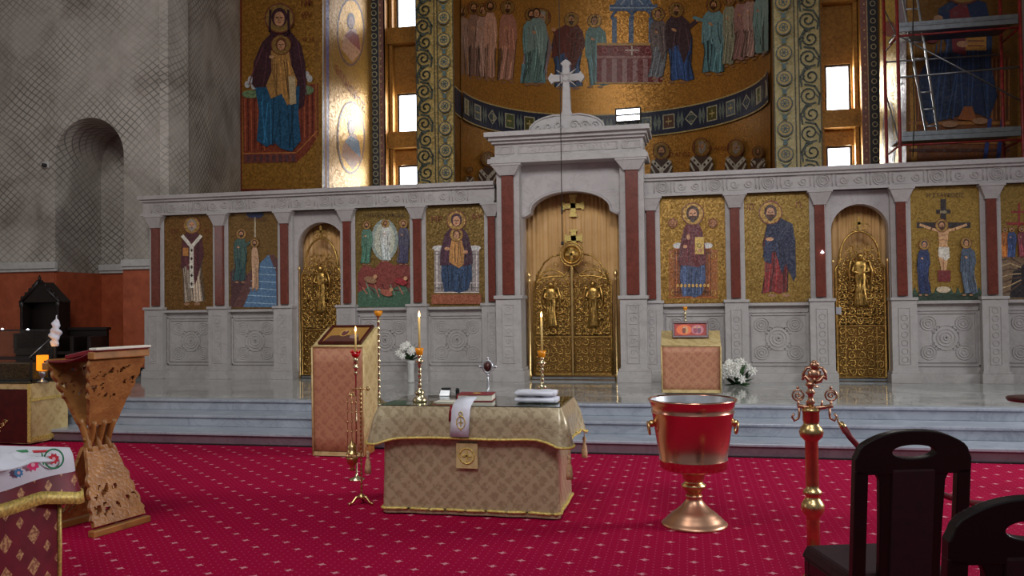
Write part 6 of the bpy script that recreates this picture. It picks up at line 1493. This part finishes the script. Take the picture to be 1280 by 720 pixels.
MB().box(-W_+t, W_-t, dd-.012, dd-.006, lo2, hz_-t).box(-W_+t, W_-t, -dd+.004, -dd+.008, t, lo2-t).build('panes', M['glass'], e, world=False)
MB().tube([(W_-.03, dd-.02, hz_*.8), (W_-.12, -dd+.1, lo2)], .006, 5).build('lid_stay', M['steel'], e, world=False)
m = MB(); 
for i in range(6):
    for j in range(2): m.tube([(p, -dd+.03, q_) for p, q_ in spiral(-W_+.07+i*(2*W_-.14)/5, .06+.085*j, .036, i, 1.3, 1 if (i+j)%2 else -1)], .006, 5)
m.box(-W_+.03, W_-.03, -dd+.04, dd-.04, .01, .2); m.build('ornate_gilt_chest', M['gateback'], e, world=False)
MB().lathe([(0,0),(.018,.004),(0,.02)], (W_-.05, -dd, hz_+.0), 8).lathe([(0,0),(.018,.004),(0,.02)], (-W_+.12, dd-.01, hz_), 8).build('lid_lamp', M['ledwhite'], e, world=False)
# white feathery ornament on a thin stick
q = PY(68, 430, sy0+.25); zb = TZ2; zz = lambda py: ZY(69, py, sy0+.25)
e = empty('ruffled_candle', (q.x, sy0+.25, zb), 'ruffled white ornament on a thin dark stick, rising behind the reading stand', 'ornament')
MB().tube([(0,0,0),(.0,0,zz(432)-zb),(.01,0,zz(420)-zb)], .007, 6).lathe([(0,0),(.04,0),(.035,.015),(.01,.02)], (0,0,0), 12).build('stick', M['black'], e, world=False)
m = MB(); N = 40; V = []
for i in range(N+1):
    t = i/N; z = zz(433)+(zz(394)-zz(433))*t-zb; w = .055*(math.sin(PI*min(1, t*1.05+.08))**.6)+.008
    for j in range(10):
        a = 2*PI*j/10; r = w*(1+.3*math.sin(a*2+t*17)+.18*math.sin(t*31+a)); V.append((r*math.cos(a)+.03*t, r*.6*math.sin(a), z))
m.add(V, [(i*10+j, i*10+(j+1)%10, (i+1)*10+(j+1)%10, (i+1)*10+j) for i in range(N) for j in range(10)]+[list(range(10))[::-1], [N*10+j for j in range(10)]], 0, True); m.build('white_ruffles', M['white'], e, world=False)
# bishop's throne and wooden stall against the left wall
q = PZ(55, 472, DZ); Y = YW-.35; X_ = lambda px: XY(px, Y, 400); Zt = lambda py: ZY(55, py, Y)
e = empty('canopied_throne', (X_(55), Y, DZ), 'dark wooden throne with a pointed canopy and finial against the orange wall', 'throne'); c0 = X_(55); w = (X_(78)-X_(33))/2
z1, z2 = Zt(378), Zt(353)
m = MB(); m.box(c0-w, c0+w, Y+.12, Y+.2, DZ, z1); m.prism([(c0-w-.03, z1), (c0+w+.03, z1), (c0+w*.5, (z1+z2)/2+.02), (c0+.03, z2), (c0-.03, z2), (c0-w*.5, (z1+z2)/2+.02)], Y-.1, Y+.2)
for s in (-1, 1): m.box(c0+s*w-.015, c0+s*w+.015, Y-.1, Y+.14, DZ+.76, z1)
m.build('back_panel', M['blackwood'], e, bev=.006)
for s in (-1, 1):
    m = MB(); m.lathe([(.035,DZ),(.035,DZ+.1),(.025,DZ+.15),(.025,z1-.1),(.04,z1-.06),(.04,z1),(.0,z1+.05)], (c0+s*w, Y-.1, 0), 12); m.build('canopy_post', M['blackwood'], e)
m = MB()
for s in (-1, 1):
    m.tube([(c0+s*(w+.03), Y-.1, z1), (c0+s*w*.5, Y-.1, (z1+z2)/2+.02), (c0+s*.02, Y-.1, z2+.02)], .035, 6)
    for k in range(5): t = (k+.5)/5; m.ball((c0+s*(w+.03)*(1-t), Y-.1, z1+(z2-z1)*t+.05), .028, 8)
m.tube([(c0, Y-.1, z2), (c0, Y-.1, Zt(344))], [.03,.008], 8); m.ball((c0, Y-.1, Zt(348)), .028, 8); m.build('pointed_canopy', M['blackwood'], e)
MB().box(c0-w+.02, c0+w-.02, Y-.3, Y+.12, DZ+.42, DZ+.5).box(c0-w+.02, c0+w-.02, Y-.26, Y+.1, DZ, DZ+.42).build('seat', M['blackwood'], e, bev=.008)
for s in (-1, 1): MB().box(c0+s*(w-.04)-.03, c0+s*(w-.04)+.03, Y-.3, Y+.12, DZ+.5, DZ+.76).build('armrest', M['blackwood'], e, bev=.01)
x0, x1 = X_(82), X_(128); e = empty('wooden_stall', ((x0+x1)/2, Y, DZ), 'low dark wooden stall inside the arched niche, partly hidden by the reading stand', 'bench')
zc_ = ZY(100, 413, Y)
MB().box(x0, x1, Y+.1, Y+.17, DZ, zc_).box(x0-.02, x1+.02, Y+.06, Y+.2, zc_, zc_+.05).build('back', M['blackwood'], e, bev=.006)
MB().box(x0+.03, x1-.03, Y-.28, Y+.1, DZ+.4, DZ+.45).build('seat', M['blackwood'], e, bev=.005)
for x in (x0, (x0+x1)/2-.03, x1-.06): MB().box(x, x+.06, Y-.3, Y+.1, DZ, DZ+.7).build('armrest', M['blackwood'], e, bev=.008)
# ------------------------------------------------------------ light
w = bpy.data.worlds.new('daylight'); sc.world = w; w.use_nodes = True; bg = w.node_tree.nodes['Background']; bg.inputs[0].default_value = (.88, .94, 1, 1); bg.inputs[1].default_value = .165
def area(name, loc, target, sx, sy, e_, c):
    l = bpy.data.lights.new(name, 'AREA'); l.shape = 'RECTANGLE'; l.size = sx; l.size_y = sy; l.energy = e_; l.color = c
    o = bpy.data.objects.new(name, l); col.objects.link(o); o.location = loc; o.rotation_euler = (Vector(target)-Vector(loc)).to_track_quat('-Z', 'Y').to_euler(); return o
o = area('nave_window_right', (8.6, 8.2, 3.6), (-.5, 7.3, 0), 2.4, 2.4, 215, (.96, .98, 1)); o.data.spread = math.radians(100)
o = area('nave_window_high', (1, -3.5, 9.5), (-1.5, 12, 2.0), 4, 3, 130, (.95, .97, 1)); o.data.spread = math.radians(65)
area('nave_window_left', (-4, 2.0, 8.5), (-11, 12.9, 3.2), 3, 3, 330, (1, .98, .95))
o = area('nave_window_left_low', (-12.6, 4.0, 3.6), (-1, 6.5, .8), 1.2, 2.6, 45, (.95, .98, 1))
# daylight coming in through the slim windows of the sanctuary
for (x, y, z, e_) in ((XY(512,YR,140)+.0, YR-.02, ZY(510,140,YR), 22), (XY(512,YR,140), YR-.02, ZY(510,222,YR), 18), (XY(1048,YR,110), YR-.02, ZY(1048,110,YR), 40), (XY(1048,YR,110), YR-.02, ZY(1048,198,YR), 30)):
    area('sanctuary_window_light', (x, y, z), (x+(-.9 if x < XC else .9), y-4, z), .5, .9, e_, (1, .97, .9))
area('sanctuary_ambient', (XC, 16.5, 10.4), (XC, 22, 5), 4, 2, 90, (1, .9, .75))
sc.view_settings.view_transform = 'Standard'; sc.view_settings.look = 'None'; sc.view_settings.gamma = 1; sc.view_settings.use_curve_mapping = False
sc.view_settings.exposure = -0.1
